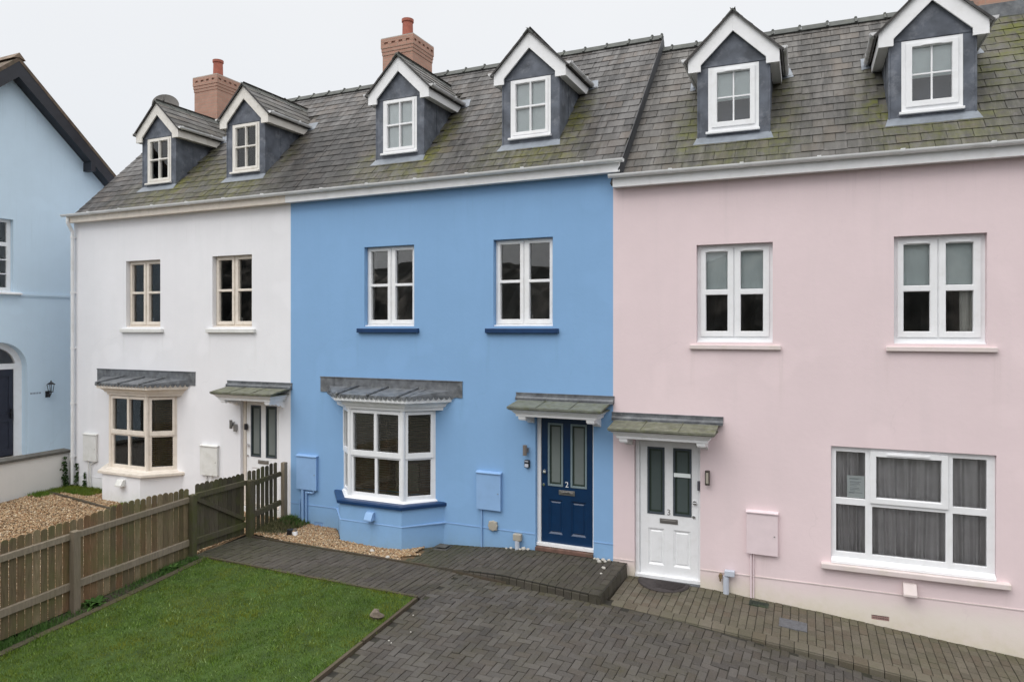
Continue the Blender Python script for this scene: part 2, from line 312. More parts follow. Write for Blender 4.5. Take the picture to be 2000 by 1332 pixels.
# ------------------------------------------------------------------ mesh builder
PROT = R(1.8763)
def ident(v): return v
def pinkf(v):
    c, s = math.cos(PROT), math.sin(PROT); o = v.copy(); o[:, 0] = v[:, 0]*c-v[:, 1]*s; o[:, 1] = v[:, 0]*s+v[:, 1]*c; return o
class MB:
    frame = staticmethod(ident)
    def __init__(s): s.v = []; s.f = []; s.mi = []; s.m = 0; s.T = None; s.moss = {}; s.dark = {}
    def add(s, vs, fs):
        o = len(s.v)
        if s.T is not None: vs = [tuple(s.T @ Vector(p)) for p in vs]
        s.v += [tuple(p) for p in vs]; s.f += [tuple(i+o for i in f) for f in fs]; s.mi += [s.m]*len(fs); return o
    def box(s, x0, x1, y0, y1, z0, z1):
        return s.add([(x0, y0, z0), (x1, y0, z0), (x1, y1, z0), (x0, y1, z0), (x0, y0, z1), (x1, y0, z1), (x1, y1, z1), (x0, y1, z1)],
              [(0, 3, 2, 1), (4, 5, 6, 7), (0, 1, 5, 4), (1, 2, 6, 5), (2, 3, 7, 6), (3, 0, 4, 7)])
    def prism(s, pts, ax, a, b):
        n = len(pts); mk = {'x': lambda p, t: (t, p[0], p[1]), 'y': lambda p, t: (p[0], t, p[1]), 'z': lambda p, t: (p[0], p[1], t)}[ax]
        vs = [mk(p, a) for p in pts]+[mk(p, b) for p in pts]
        s.add(vs, [tuple(range(n)), tuple(reversed(range(n, 2*n)))]+[(i, i+n, (i+1) % n+n, (i+1) % n) for i in range(n)])
    def loft(s, A, za, B, zb, caps=True):
        n = len(A); vs = [(*p, za) for p in A]+[(*p, zb) for p in B]
        s.add(vs, ([tuple(range(n)), tuple(reversed(range(n, 2*n)))] if caps else [])+[(i, i+n, (i+1) % n+n, (i+1) % n) for i in range(n)])
    def quad(s, *p): s.add(list(p), [tuple(range(len(p)))])
    def cyl(s, p0, p1, r0, r1=None, n=14, cap=True):
        r1 = r0 if r1 is None else r1; p0, p1 = Vector(p0), Vector(p1); d = (p1-p0).normalized()
        u = d.orthogonal().normalized(); w = d.cross(u); vs = []
        for p, r in ((p0, r0), (p1, r1)):
            for i in range(n):
                a = 2*math.pi*i/n; vs.append(tuple(p+u*(r*math.cos(a))+w*(r*math.sin(a))))
        s.add(vs, [(i, (i+1) % n, (i+1) % n+n, i+n) for i in range(n)]+([tuple(reversed(range(n))), tuple(range(n, 2*n))] if cap else []))
    def pipe(s, pts, r, n=12):
        for a, b in zip(pts, pts[1:]): s.cyl(a, b, r, n=n)
        for p in pts[1:-1]: s.ball(p, r*1.02, 8)
    def ball(s, c, r, n=8, sq=(1, 1, 1), jit=0.):
        vs = [(c[0], c[1], c[2]+r*sq[2])]; m = n//2
        for i in range(1, m):
            for j in range(n):
                th = math.pi*i/m; ph = 2*math.pi*j/n; k = r*(1+random.uniform(-jit, jit))
                vs.append((c[0]+k*sq[0]*math.sin(th)*math.cos(ph), c[1]+k*sq[1]*math.sin(th)*math.sin(ph), c[2]+k*sq[2]*math.cos(th)))
        vs.append((c[0], c[1], c[2]-r*sq[2])); e = len(vs)-1; fs = []
        for j in range(n): fs.append((0, 1+j, 1+(j+1) % n)); fs.append((e, 1+(m-2)*n+(j+1) % n, 1+(m-2)*n+j))
        for i in range(m-2):
            for j in range(n): fs.append((1+i*n+j, 1+(i+1)*n+j, 1+(i+1)*n+(j+1) % n, 1+i*n+(j+1) % n))
        s.add(vs, fs)
    def grid(s, x0, x1, z0, z1, holes, y0, y1):
        """a flat plate in XZ with rectangular holes, y0 (front) to y1 (back)"""
        xs = sorted({x0, x1, *[h[0] for h in holes], *[h[1] for h in holes]}); zs = sorted({z0, z1, *[h[2] for h in holes], *[h[3] for h in holes]})
        xs = [x for x in xs if x0 <= x <= x1]; zs = [z for z in zs if z0 <= z <= z1]
        def solid(i, j):
            if i < 0 or j < 0 or i >= len(xs)-1 or j >= len(zs)-1: return False
            cx, cz = (xs[i]+xs[i+1])/2, (zs[j]+zs[j+1])/2
            return not any(h[0] < cx < h[1] and h[2] < cz < h[3] for h in holes)
        idx = {}; vs = []; fs = []
        def V(i, j, k):
            if (i, j, k) not in idx: idx[(i, j, k)] = len(vs); vs.append((xs[i], y0 if k == 0 else y1, zs[j]))
            return idx[(i, j, k)]
        for i in range(len(xs)-1):
            for j in range(len(zs)-1):
                if not solid(i, j): continue
                fs.append((V(i, j, 0), V(i+1, j, 0), V(i+1, j+1, 0), V(i, j+1, 0))); fs.append((V(i, j, 1), V(i, j+1, 1), V(i+1, j+1, 1), V(i+1, j, 1)))
                if not solid(i-1, j): fs.append((V(i, j, 0), V(i, j+1, 0), V(i, j+1, 1), V(i, j, 1)))
                if not solid(i+1, j): fs.append((V(i+1, j, 0), V(i+1, j, 1), V(i+1, j+1, 1), V(i+1, j+1, 0)))
                if not solid(i, j-1): fs.append((V(i, j, 0), V(i, j, 1), V(i+1, j, 1), V(i+1, j, 0)))
                if not solid(i, j+1): fs.append((V(i, j+1, 0), V(i+1, j+1, 0), V(i+1, j+1, 1), V(i, j+1, 1)))
        s.add(vs, fs)
    def build(s, name, mats, parent=None, bevel=0, smooth=False, attrs=None):
        if not isinstance(mats, (list, tuple)): mats = [mats]
        V = MB.frame(np.array(s.v, dtype=float).reshape(-1, 3))
        if parent is None: o0 = np.array([(V[:, 0].min()+V[:, 0].max())/2, (V[:, 1].min()+V[:, 1].max())/2, V[:, 2].min()])
        else: o0 = np.array(parent['_o'] if '_o' in parent else (0, 0, 0))
        if parent is not None and parent.parent is not None: o0 = np.array(parent['_o'])
        V = V-o0
        me = bpy.data.meshes.new(name); me.from_pydata(V.tolist(), [], s.f)
        for m in mats: me.materials.append(m)
        if len(mats) > 1: me.polygons.foreach_set('material_index', s.mi)
        if smooth: me.polygons.foreach_set('use_smooth', [True]*len(me.polygons))
        for an in (attrs or {}):
            a = me.attributes.new(an, 'FLOAT', 'POINT'); a.data.foreach_set('value', attrs[an])
        me.update()
        o = bpy.data.objects.new(name, me); scene.collection.objects.link(o)
        o['_o'] = tuple(float(q) for q in o0)
        if parent is None: o.location = tuple(o0)
        else: o.parent = parent
        if bevel:
            b = o.modifiers.new('bevel', 'BEVEL'); b.width = bevel; b.segments = 2; b.limit_method = 'ANGLE'; b.angle_limit = R(40)
        return o
def tag(o, label=None, cat=None, group=None, kind=None):
    if label: o['label'] = label
    if cat: o['category'] = cat
    if group: o['group'] = group
    if kind: o['kind'] = kind
    return o
def thing(name, loc, label, cat, group=None):
    o = bpy.data.objects.new(name, None); scene.collection.objects.link(o)
    L = MB.frame(np.array([loc], dtype=float))[0]
    o.location = tuple(L); o['_o'] = tuple(float(q) for q in L); o.empty_display_size = .2
    return tag(o, label, cat, group)
def Box(name, mat, parent, *b, bevel=0.004, **k):
    m = MB(); m.box(*b); return m.build(name, mat, parent, bevel=bevel, **k)

# ------------------------------------------------------------------ ground heights
def lerp(x, P):
    if x <= P[0][0]: return P[0][1]
    for (a, b), (c, d) in zip(P, P[1:]):
        if x <= c: return b+(d-b)*(x-a)/(c-a)
    return P[-1][1]
DX = [(-6.4, -.27), (-5, -.28), (-2, -.29), (.2, -.30), (1.5, -.41), (3, -.60), (4, -.73), (5.3, -.91), (9, -1.4)]
def zdrive(x, y):
    return lerp(x, DX)-lerp(x, [(-6, .085), (-2, .085), (1.5, .03)])*min(9, max(0, -y-2.1))
PW = [(0, -.335), (1.29, -.37), (2.9, -.485), (4.15, -.61), (5.28, -.71), (9, -1.1)]
PE = [(0, -.29), (1.5, -.40), (3, -.53), (4, -.64), (5.3, -.77), (9, -1.2)]
def zpav(x, y):
    t = min(1, max(0, -y/1.3)); return lerp(x, PW)*(1-t)+lerp(x, PE)*t
def zramp(x, y): return lerp(x, [(-3.2, -.285), (-2.3, -.22), (-1.7, -.17), (-1.3, -.145), (.2, -.15)])
def zwhite(x, y): return lerp(x, [(-12.8, -.19), (-8, -.19), (-6.4, -.25)])-.06*min(9, max(0, -y-1))
def zground(x, y):
    if x < -6.4: return zwhite(x, y)
    if x < -6: return lerp(x, [(-6.4, zwhite(-6.4, y)), (-6, zdrive(-6, y))])
    return zdrive(x, y)
def sheet(name, mat, x0, x1, y0, y1, fn, nx, ny, dz=0., parent=None, lump=0.):
    m = MB(); vs = []
    for j in range(ny+1):
        for i in range(nx+1):
            x = x0+(x1-x0)*i/nx; y = y0+(y1-y0)*j/ny; vs.append((x, y, fn(x, y)+dz+(random.uniform(-lump, lump) if lump else 0)))
    m.add(vs, [(j*(nx+1)+i, j*(nx+1)+i+1, (j+1)*(nx+1)+i+1, (j+1)*(nx+1)+i) for j in range(ny) for i in range(nx)])
    return m.build(name, mat, parent, smooth=True)

# the wide ground: one sheet to the horizon, fine near the houses
gx = sorted(set([-400, -200, -90, -40, -25]+[round(-18+.6*i, 2) for i in range(53)]+[25, 40, 90, 200, 400]))
gy = sorted(set([-400, -200, -90, -40, -25]+[round(-16+.6*i, 2) for i in range(42)]+[25, 40, 90, 200, 400]))
m = MB(); m.add([(x, y, zground(min(9, max(-13, x)), max(-9, y))-.07) for y in gy for x in gx],
    [(j*len(gx)+i, j*len(gx)+i+1, (j+1)*len(gx)+i+1, (j+1)*len(gx)+i) for j in range(len(gy)-1) for i in range(len(gx)-1)])
tag(m.build("ground", simple("rough_ground", (.040, .040, .032), rough=.95, var=.3, scale=.6, bump=.5, bs=3, dirt=(.035, .045, .018), dirtamt=.6, dsc=.15)), "rough grassy ground around the terrace", None, kind='structure')

# ------------------------------------------------------------------ house building blocks
def seg(s_, x0, x1, z0, z1): return (x0, x1, z0, z1)
def glass_pane(parent, rects, y, name='pane'):
    for r in rects:
        m = MB(); m.box(r[0], r[1], y, y+.006, r[2], r[3]); m.build(name, GLASS, parent)
def first_floor_window(house, x0, z0, fmat, sillm, style, blind=None):
    """x0 = left of the opening, z0 = its foot; opening 1.055 x 1.43, window set .09 back"""
    W, H = 1.055, 1.43; m = MB(); x1 = x0+W
    if style == 'pvc':
        gl = [(x0+.125, x0+.43), (x0+.615, x0+.92)]; rows = [(z0+.165, z0+.695), (z0+.775, z0+1.32)]; sx = [(x0+.05, x0+.515), (x0+.535, x0+1.005)]; sz = (z0+.085, z0+1.385)
    else:
        gl = [(x0+.088, x0+.443), (x0+.612, x0+.965)]; rows = [(z0+.115, z0+.712), (z0+.762, z0+1.350)]; sx = [(x0+.034, x0+.510), (x0+.534, x0+1.020)]; sz = (z0+.045, z0+1.405)
    holes = [(a, b, c, d) for a, b in gl for c, d in rows]
    m.grid(x0, x1, z0, z0+H, holes, .10, .16)
    for (a, b), g in zip(sx, gl): m.grid(a, b, sz[0], sz[1], [(g[0]-.004, g[1]+.004, c-.004, d+.004) for c, d in rows], .082, .0985)
    m.box(x0-.0+.002, x1-.002, .02, .10, z0-.035, z0+.018)      # projecting cill of the frame
    if style == 'pvc':
        for g in gl: m.box(g[0]+.03, g[1]-.02, .066, .081, rows[1][1]+.012, rows[1][1]+.036)
    w = m.build('window', fmat, house, bevel=.004)
    glass_pane(w, holes, .13)
    rv = MB(); rv.box(x0-.0, x0+.012, .165, .31, z0+.02, z0+H-.02); rv.box(x1-.012, x1, .165, .31, z0+.02, z0+H-.02); rv.box(x0, x1, .165, .33, z0-.0, z0+.018); rv.box(x0, x1, .165, .31, z0+H-.018, z0+H)
    rv.build('window_reveal', WHITEP, w)
    s = MB(); a, b = (x0-.13, x1+.105) if style != 'pvc' else (x0-.095, x1+.11)
    s.box(a, b, -.065, .06, z0-.115, z0-.037) if style != 'pvc' else s.box(a, b, -.05, .06, z0-.10, z0-.037)
    s.build('window_sill', sillm, w, bevel=.008)
    # a lockable stay inside the sash
    if style == 'sash':
        k = MB(); k.box(x0+.64, x0+.655, .135, .15, z0+.12, z0+.19); k.build('window_latch', STEEL, w)
    if blind == 'slats':
        b = MB()
        for g in gl:
            for i in range(30): zz = z0+.12+i*.042; b.add([(g[0]-.05, .185, zz), (g[1]+.05, .185, zz), (g[1]+.05, .215, zz+.022), (g[0]-.05, .215, zz+.022)], [(0, 1, 2, 3)])
        b.build('blind', BLINDB, w)
    elif blind == 'half':
        b = MB()
        for g in gl: b.box(g[0]-.06, g[1]+.06, .20, .205, rows[1][0]-.03, z0+H)
        b.build('blind', BLINDW, w)
    return w
def wavy(x0, x1, z0, z1, y, n=60, amp=.03, waves=9, seed=0, flare=0.):
    """a hanging curtain with folds"""
    m = MB(); r = random.Random(seed); ph = [r.uniform(0, 6.28) for _ in range(4)]; vs = []; rows = 8
    for j in range(rows+1):
        t = j/rows; z = z1+(z0-z1)*t
        for i in range(n+1):
            u = i/n; x = x0+(x1-x0)*u+flare*t*math.sin(u*3+ph[0])
            yy = y+amp*math.sin(u*waves*6.283+ph[1]+.5*t*math.sin(u*9+ph[3]))*(.55+.45*math.sin(u*17+ph[2]))+amp*.5*math.sin(u*waves*2.3*6.283+ph[3])*t
            vs.append((x, yy, z))
    m.add(vs, [(j*(n+1)+i, (j+1)*(n+1)+i, (j+1)*(n+1)+i+1, j*(n+1)+i+1) for j in range(rows) for i in range(n)])
    return m

def dormer(house, cx, dz, style, bmat, vmat, gmat, a, b, blind=None, lead=LEAD):
    """lead-clad dormer; a + b*Y is the slope it stands on. face at Y=.6, half width .5225"""
    Y = .60; hw = .5225; ze = 7.70+dz; zr = 8.49+dz; r = lambda y: a+b*y
    wx0, wx1, wz0, wz1 = cx-.372, cx+.372, 6.70+dz, 7.705+dz
    m = MB()
    # front face with window opening, clipped to the gable
    m.grid(cx-hw, cx+hw, 6.45+dz, 7.76+dz, [(wx0, wx1, wz0, wz1)], Y, Y+.10)
    m.prism([(cx-hw, 7.76+dz), (cx+hw, 7.76+dz), (cx, zr-.18)], 'y', Y+.001, Y+.10)
    yb = (7.80+dz-a)/b+.1
    for s in (-1, 1):
        x_ = cx+s*hw; X = sorted((x_, x_-s*.10))
        m.prism([(Y+.002, r(Y)-.10), (yb, r(yb)-.1), (yb, ze+.1), (Y+.002, ze+.1)], 'x', X[0]+.0005*s, X[1]+.0005*s)
        # standing welts of the lead sheets and corner roll
        m.cyl((x_, Y, r(Y)-.05), (x_, Y, ze+.05), .014, n=8)
        for q in (1.05, 1.45):
            if r(q) < ze: m.box(*sorted((x_, x_+s*.008)), q, q+.012, r(q)-.02, ze+.05)
    m.box(cx-hw, cx+hw, Y-.010, Y, 7.715+dz, 7.745+dz)
    d = m.build('dormer', lead, house, bevel=0)
    # window
    w = MB()
    if style == 'pvc':
        G = (wx0+.135, wx1-.13, wz0+.155, wz1-.10)
        w.grid(wx0, wx1, wz0, wz1, [G], Y+.0, Y+.07)
        w.grid(wx0+.055, wx1-.055, wz0+.075, wz1-.045, [(G[0]-.003, G[1]+.003, G[2]-.003, G[3]+.003)], Y-.022, Y-.001)
        w.box((G[0]+G[1])/2-.012, (G[0]+G[1])/2+.012, Y+.02, Y+.035, G[2], G[3]); zc = (G[2]+G[3])/2
        w.box(G[0], G[1], Y+.0215, Y+.034, zc-.012, zc+.012)
        w.box(cx-.115, cx+.115, Y-.036, Y-.023, wz1-.095, wz1-.072)
        panes = [G]
    else:
        gx = [(wx0+.115, cx-.018), (cx+.018, wx1-.075)] if False else [(wx0+.10, cx-.017), (cx+.017, wx1-.10)]
        gz = [(wz0+.105, wz0+.505), (wz0+.545, wz1-.075)]
        panes = [(p[0], p[1], q[0], q[1]) for p in gx for q in gz]
        w.grid(wx0, wx1, wz0, wz1, panes, Y-.004, Y+.06)
        w.grid(wx0+.045, wx1-.045, wz0+.05, wz1-.035, [(p[0]-.006, p[1]+.006, p[2]-.006, p[3]+.006) for p in panes], Y-.016, Y-.0045)
    w.box(wx0-.03, wx1+.015, Y-.06, Y+.02, wz0-.028, wz0+.008)
    wf = w.build('window_frame', bmat, d, bevel=.004)
    glass_pane(d, panes, Y+.03)
    bl = MB()
    if blind == 'full': bl.box(wx0+.04, wx1-.04, Y+.075, Y+.08, wz0+.05, wz1-.04)
    elif blind == 'half':
        bl.box(wx0+.04, wx1-.04, Y+.075, Y+.08, wz0+.50, wz1-.04); bl.cyl((wx0+.04, Y+.076, wz0+.50), (wx1-.04, Y+.076, wz0+.50), .012, n=8)
    elif blind == 'curtain': bl = wavy(wx0+.03, wx0+.36, wz0+.03, wz1-.03, Y+.1, waves=4, amp=.02, n=24)
    if blind == 'grey_backing': bl.box(wx0+.04, wx1-.04, Y+.075, Y+.08, wz0+.05, wz1-.04)  # flat grey backing added behind the panes to set their tone
    if style == 'pvc': k_ = MB(); k_.box(cx-hw+.11, cx+hw-.11, Y+.30, Y+.31, r(Y+.3)-.1, zr-.5); k_.build('interior_shade_panel', simple('interior_shade_blue', (.05, .062, .09), rough=.8, bump=0), d)  # added panel: room darkness and sky reflection put in as flat blue-grey
    if bl.v: bl.build('blind', PANEBACK if blind == 'grey_backing' else BLINDW if blind != 'curtain' else CURTP, d)
    # verge boards
    v = MB(); yo = Y-.07; Ho = .665
    zt = zr-.0; slope = (zr-(7.84+dz))/Ho
    outer = [(-Ho, 7.64+dz), (-Ho, 7.84+dz), (0, zr), (0, zr-.285), (-.475, zr-.285-.475*slope), (-.475, 7.64+dz)]
    v.prism([(cx+p[0], p[1]) for p in outer], 'y', yo, yo+.03)
    v.prism([(cx-p[0], p[1]) for p in reversed(outer)], 'y', yo+.0004, yo+.0304)
    # side fascias and soffits
    for s in (-1, 1):
        ye = (7.66+dz-a)/b
        X = sorted((cx+s*Ho, cx+s*(Ho-.022)))
        v.prism([(yo+.031, 7.645+dz), (ye, 7.645+dz), (ye+.14, 7.80+dz), (yo+.031, 7.80+dz)], 'x', X[0], X[1])
        X = sorted((cx+s*(Ho-.024), cx+s*(hw+.001))); v.box(X[0], X[1], yo+.032, ye+.02, 7.655+dz, 7.67+dz)
    v.build('vergeboard', vmat, d, bevel=.003)
    # roof: slated slopes running back into the main roof
    sl = MB(); moss = []; dark = []
    pitch = math.atan(slope); L = .72/math.cos(pitch); e = L/5
    for s in (-1, 1):
        Ux = (0, 1, 0); Vx = (-s*math.cos(pitch), 0, math.sin(pitch)); Nx = Vector((s*math.sin(pitch), 0, math.cos(pitch)))
        O = Vector((cx+s*.715, yo-.04, zr+.012-slope*.715))
        for row in range(5):
            off = (row % 2)*.14; y_ = -off
            ylim = (O.z+row*e*math.sin(pitch)-a)/b-O.y+.16
            while y_ < ylim:
                u0, u1 = max(0, y_)+.003, min(y_+.28, ylim+.05)-.003
                if u1-u0 > .03:
                    add_slate(sl, O, Vector(Ux), Vector(Vx), Nx, u0, u1, row*e, row*e+e*1.25, moss, dark, lambda p: .08, lambda p: 0.)
                y_ += .28
        # thin dark undercloak edge along the verge
        p0 = O+Nx*-.002; 
        q = [O+Vector(Vx)*0+Vector((0, 0, 0)), O+Vector(Vx)*L]
        sl.add([tuple(q[0]+Nx*-.02), tuple(q[1]+Nx*-.02), tuple(q[1]+Nx*.012), tuple(q[0]+Nx*.012), tuple(q[0]+Nx*-.02+Vector((0, 1.2, 0))), tuple(q[1]+Nx*-.02+Vector((0, 1.9, 0))), tuple(q[1]+Nx*.002+Vector((0, 1.9, 0))), tuple(q[0]+Nx*.002+Vector((0, 1.2, 0)))],
               [(0, 1, 2, 3), (3, 2, 6, 7), (0, 3, 7, 4)]); moss += [0]*8; dark += [.7]*8
    sl.build('dormer_roof', SLATE, d, attrs={'moss': moss, 'dark': dark})
    rg = MB(); yy = yo-.05; yend = (zr+.02-a)/b+.05
    while yy < yend:
        y2 = min(yy+.44, yend)
        rg.prism([(cx-.10, zr-.065), (cx, zr+.04), (cx+.10, zr-.065), (cx+.085, zr-.075), (cx, zr+.012), (cx-.085, zr-.075)], 'y', yy, y2-.003)
        rg.prism([(cx-.112, zr-.066), (cx, zr+.056), (cx+.112, zr-.066), (cx+.10, zr-.075), (cx, zr+.02), (cx-.10, zr-.075)], 'y', y2-.05, y2-.004)
        yy = y2
    rg.build('ridge_tile', RIDGE, d)
    for s in (-1, 1):
        gt = MB(); half_gutter(gt, (cx+s*(Ho+.055), yo-.02, 7.86+dz), (cx+s*(Ho+.055), (7.80+dz-a)/b-.02, 7.86+dz), .05)
        gt.build('gutter', gmat, d)
    f = MB(); yf = Y; y2 = .475
    f.add([(cx-hw-.06, y2, r(y2)+.028), (cx+hw+.06, y2, r(y2)+.028), (cx+hw+.02, yf, r(yf)+.030), (cx-hw-.02, yf, r(yf)+.030), (cx-hw-.06, y2, r(y2)), (cx+hw+.06, y2, r(y2))], [(0, 1, 2, 3), (4, 5, 1, 0)])
    f.build('flashing', FLASH, d)
    for s in (-1, 1):   # saddle flashing where each gutter dies into the slope
        f = MB()
        yy = (7.80+dz-a)/b; x = cx+s*(Ho+.02)
        f.add([(x-.12, yy-.10, r(yy-.10)+.03), (x+.16*1, yy-.04, r(yy-.04)+.024), (x+.10, yy+.16, r(yy+.16)+.03), (x-.12, yy+.1, r(yy+.1)+.07)], [(0, 1, 2, 3)])
        f.build('flashing', FLASH, d)
    return d
def half_gutter(m, p0, p1, r, n=8, brackets=True):
    p0, p1 = Vector(p0), Vector(p1); d = (p1-p0).normalized(); side = d.cross(Vector((0, 0, 1))).normalized()
    prof = [(r*math.cos(math.pi+math.pi*i/n), r*math.sin(math.pi+math.pi*i/n)) for i in range(n+1)]
    pts = prof+[((r-.008)*c/r, (r-.008)*z/r+.0) for c, z in reversed(prof)]
    vs = []
    for p in (p0, p1):
        for c, z in pts: vs.append(tuple(p+side*c+Vector((0, 0, z))))
    k = len(pts); m.add(vs, [(i, (i+1) % k, (i+1) % k+k, i+k) for i in range(k)]+[tuple(range(k)), tuple(reversed(range(k, 2*k)))])
    # rounded stop end
    for p, sgn in ((p0, -1), (p1, 1)):
        vv = [tuple(p+side*c+Vector((0, 0, z))+d*(sgn*.004)) for c, z in prof]; m.add(vv, [tuple(range(len(vv)))])
    # union brackets
    if brackets:
        L = (p1-p0).length; t = .9 if L > 3 else .05
        while t < L:
            a = p0+d*t; b = a+d*(.05 if L > 3 else .04); vs = []
            for p in (a, b):
                for c, z in [(q[0]*1.14, q[1]*1.14) for q in prof]: vs.append(tuple(p+side*c+Vector((0, 0, z))))
                vs.append(tuple(p+side*r*1.14+Vector((0, 0, .012)))); vs.append(tuple(p-side*r*1.14+Vector((0, 0, .012))))
            k = n+3; m.add(vs, [(i, (i+1) % k, (i+1) % k+k, i+k) for i in range(k)]+[tuple(range(k)), tuple(reversed(range(k, 2*k)))])
            t += 1.0 if L > 3 else .8

def add_slate(m, O, U, V, Nn, u0, u1, v0, v1, moss, dark, mf, df, lift=.017):
    j = random.uniform(-.002, .004); l0 = lift+j; l1 = .005
    P = lambda u, v, h: O+U*u+V*v+Nn*h
    tilt = random.uniform(-.002, .002)
    vs = [P(u0, v0, l0+tilt), P(u1, v0, l0-tilt), P(u1, v1, l1), P(u0, v1, l1), P(u0, v0, l0-.011), P(u1, v0, l0-.011), P(u1, v1, l1-.008), P(u0, v1, l1-.008)]
    m.add(vs, [(0, 1, 2, 3), (4, 5, 1, 0), (5, 6, 2, 1), (7, 4, 0, 3)])
    for p in vs: moss.append(mf(p)); dark.append(df(p))

def main_roof(house, x0, x1, a, b, yr, cuts, mat, mossf, darkf, rag=0., name='roof', xo=0.):
    """slated front slope from the eaves to the ridge at Y=yr, plain rear slope; cuts = dormer centres"""
    ye = -.115; ang = math.atan(b); L = (yr-ye)/math.cos(ang)-.03; e = .2; rows = int(L/e)
    e = L/rows; m = MB(); moss = []; dark = []
    O = Vector((x0, ye, a+b*ye)); U = Vector((1, 0, 0)); V = Vector((0, math.cos(ang), math.sin(ang))); Nn = Vector((0, -math.sin(ang), math.cos(ang)))
    for r_ in range(rows):
        v0 = r_*e; off = -(r_ % 2)*.15+random.uniform(-.008, .008); u = off
        while u < x1-x0:
            u0 = max(0, u)+.004; u1 = min(u+.30, x1-x0)-.004
            yc = ye+(v0+.1)*math.cos(ang); xc = x0+(u0+u1)/2
            hid = any(abs(xc-c) < .50 and .68 < yc < 2.2 for c in cuts)
            if u1-u0 > .02 and not hid:
                dv = random.gauss(0, .0022)-(r_ > 0)*(random.random() < .02*(1+3*rag))*random.uniform(0, .035)
                add_slate(m, O, U, V, Nn, u0, u1, v0+dv, min(v0+e*1.3, L), moss, dark, mossf, darkf)
            u += .30
    # boarding under the slates with holes for the dormers
    k = MB(); hol = [(c-.45, c+.45, .66, 2.2) for c in cuts]
    k.grid(x0+.01, x1-.01, ye+.02, yr-.001, hol, -.04, -.012)
    vv = [(x, yy_, a+b*yy_+h_) for (x, h_, yy_) in k.v]
    n0 = len(m.v); m.m = 1; m.add(vv, k.f); moss += [0]*len(vv); dark += [.5]*len(vv)
    zr = a+b*yr; vs = [(x0, yr, zr), (x1, yr, zr), (x1, 2*yr+.16, a+b*ye), (x0, 2*yr+.16, a+b*ye)]
    m.m = 0; m.add(vs+[(p[0], p[1], p[2]-.06) for p in vs], [(0, 1, 2, 3), (7, 6, 5, 4), (0, 3, 7, 4), (2, 1, 5, 6), (3, 2, 6, 7)]); moss += [0]*8; dark += [0]*8
    rf = m.build(name, [mat, COPING], house, attrs={'moss': moss, 'dark': dark})
    # ridge tiles
    g = MB(); x = x0-.01
    while x < x1-.02:
        x2 = min(x+.45, x1); dzz = random.uniform(-.006, .006)
        P = [(yr-.13, zr-.07+dzz), (yr-.02, zr+.045+dzz), (yr, zr+.055+dzz), (yr+.02, zr+.045+dzz), (yr+.13, zr-.07+dzz), (yr+.115, zr-.085+dzz), (yr, zr+.02+dzz), (yr-.115, zr-.085+dzz)]
        g.prism(P, 'x', x+.002, x2-.006)
        g.prism([(p[0]*1+(p[0]-yr)*.12, p[1]+.012) for p in P], 'x', x2-.045, x2-.008)
        g.ball((x2-.026, yr, zr+.052+dzz), .036, 8, (.8, 1.2, .9))
        x = x2
    g.build('ridge_tile', RIDGE, rf)
    return rf

def chimney(house, x0, x1, y0, y1, zt, zb, pot=True):
    m = MB(); m.box(x0+.03, x1-.03, y0+.03, y1-.03, zb, zt-.38)
    m.box(x0+.02, x1-.02, y0+.02, y1-.02, zt-.38, zt-.305); m.box(x0+.01, x1-.01, y0+.01, y1-.01, zt-.305, zt-.23)
    m.box(x0, x1, y0, y1, zt-.23, zt-.15)
    # dentil course: headers with gaps between them
    m.box(x0+.028, x1-.028, y0+.028, y1-.028, zt-.15, zt-.10)
    n = 5; w = (x1-x0)/(2*n-1)
    for i in range(n):
        a = x0+i*2*w; m.box(a, a+w, y0, y0+.05, zt-.15, zt-.10); m.box(a, a+w, y1-.05, y1, zt-.15, zt-.10)
    w = (y1-y0-.10)/(2*n-1)
    for i in range(1, n):
        a = y0+.05+(i*2-1)*w; m.box(x1-.05, x1, a, a+w, zt-.15, zt-.10); m.box(x0, x0+.05, a, a+w, zt-.15, zt-.10)
    m.box(x0, x1, y0, y1, zt-.10, zt-.02)
    c = m.build('chimney', BRICK, house, bevel=.003)
    k = MB(); k.box(x0+.004, x1-.004, y0+.004, y1-.004, zt-.02, zt)
    k.loft([(x0+.02, y0+.02), (x1-.02, y0+.02), (x1-.02, y1-.02), (x0+.02, y1-.02)], zt, [((x0+x1)/2-.15, (y0+y1)/2-.15), ((x0+x1)/2+.15, (y0+y1)/2-.15), ((x0+x1)/2+.15, (y0+y1)/2+.15), ((x0+x1)/2-.15, (y0+y1)/2+.15)], zt+.10)
    k.build('chimney_cap', MORTAR, c)
    if pot:
        cx, cy = (x0+x1)/2, (y0+y1)/2; p = MB(); p.cyl((cx, cy, zt+.03), (cx, cy, zt+.46), .125, .115, n=24, cap=False)
        p.cyl((cx, cy, zt+.46), (cx, cy, zt+.52), .135, .135, n=24, cap=False); p.cyl((cx, cy, zt+.455), (cx, cy, zt+.46), .115, .135, n=24, cap=False)
        p.cyl((cx, cy, zt+.52), (cx, cy, zt+.47), .105, .10, n=24); p.cyl((cx, cy, zt+.519), (cx, cy, zt+.52), .135, .10, n=24, cap=False)
        p.build('chimney_pot', TERRA, c, smooth=False)
    return c

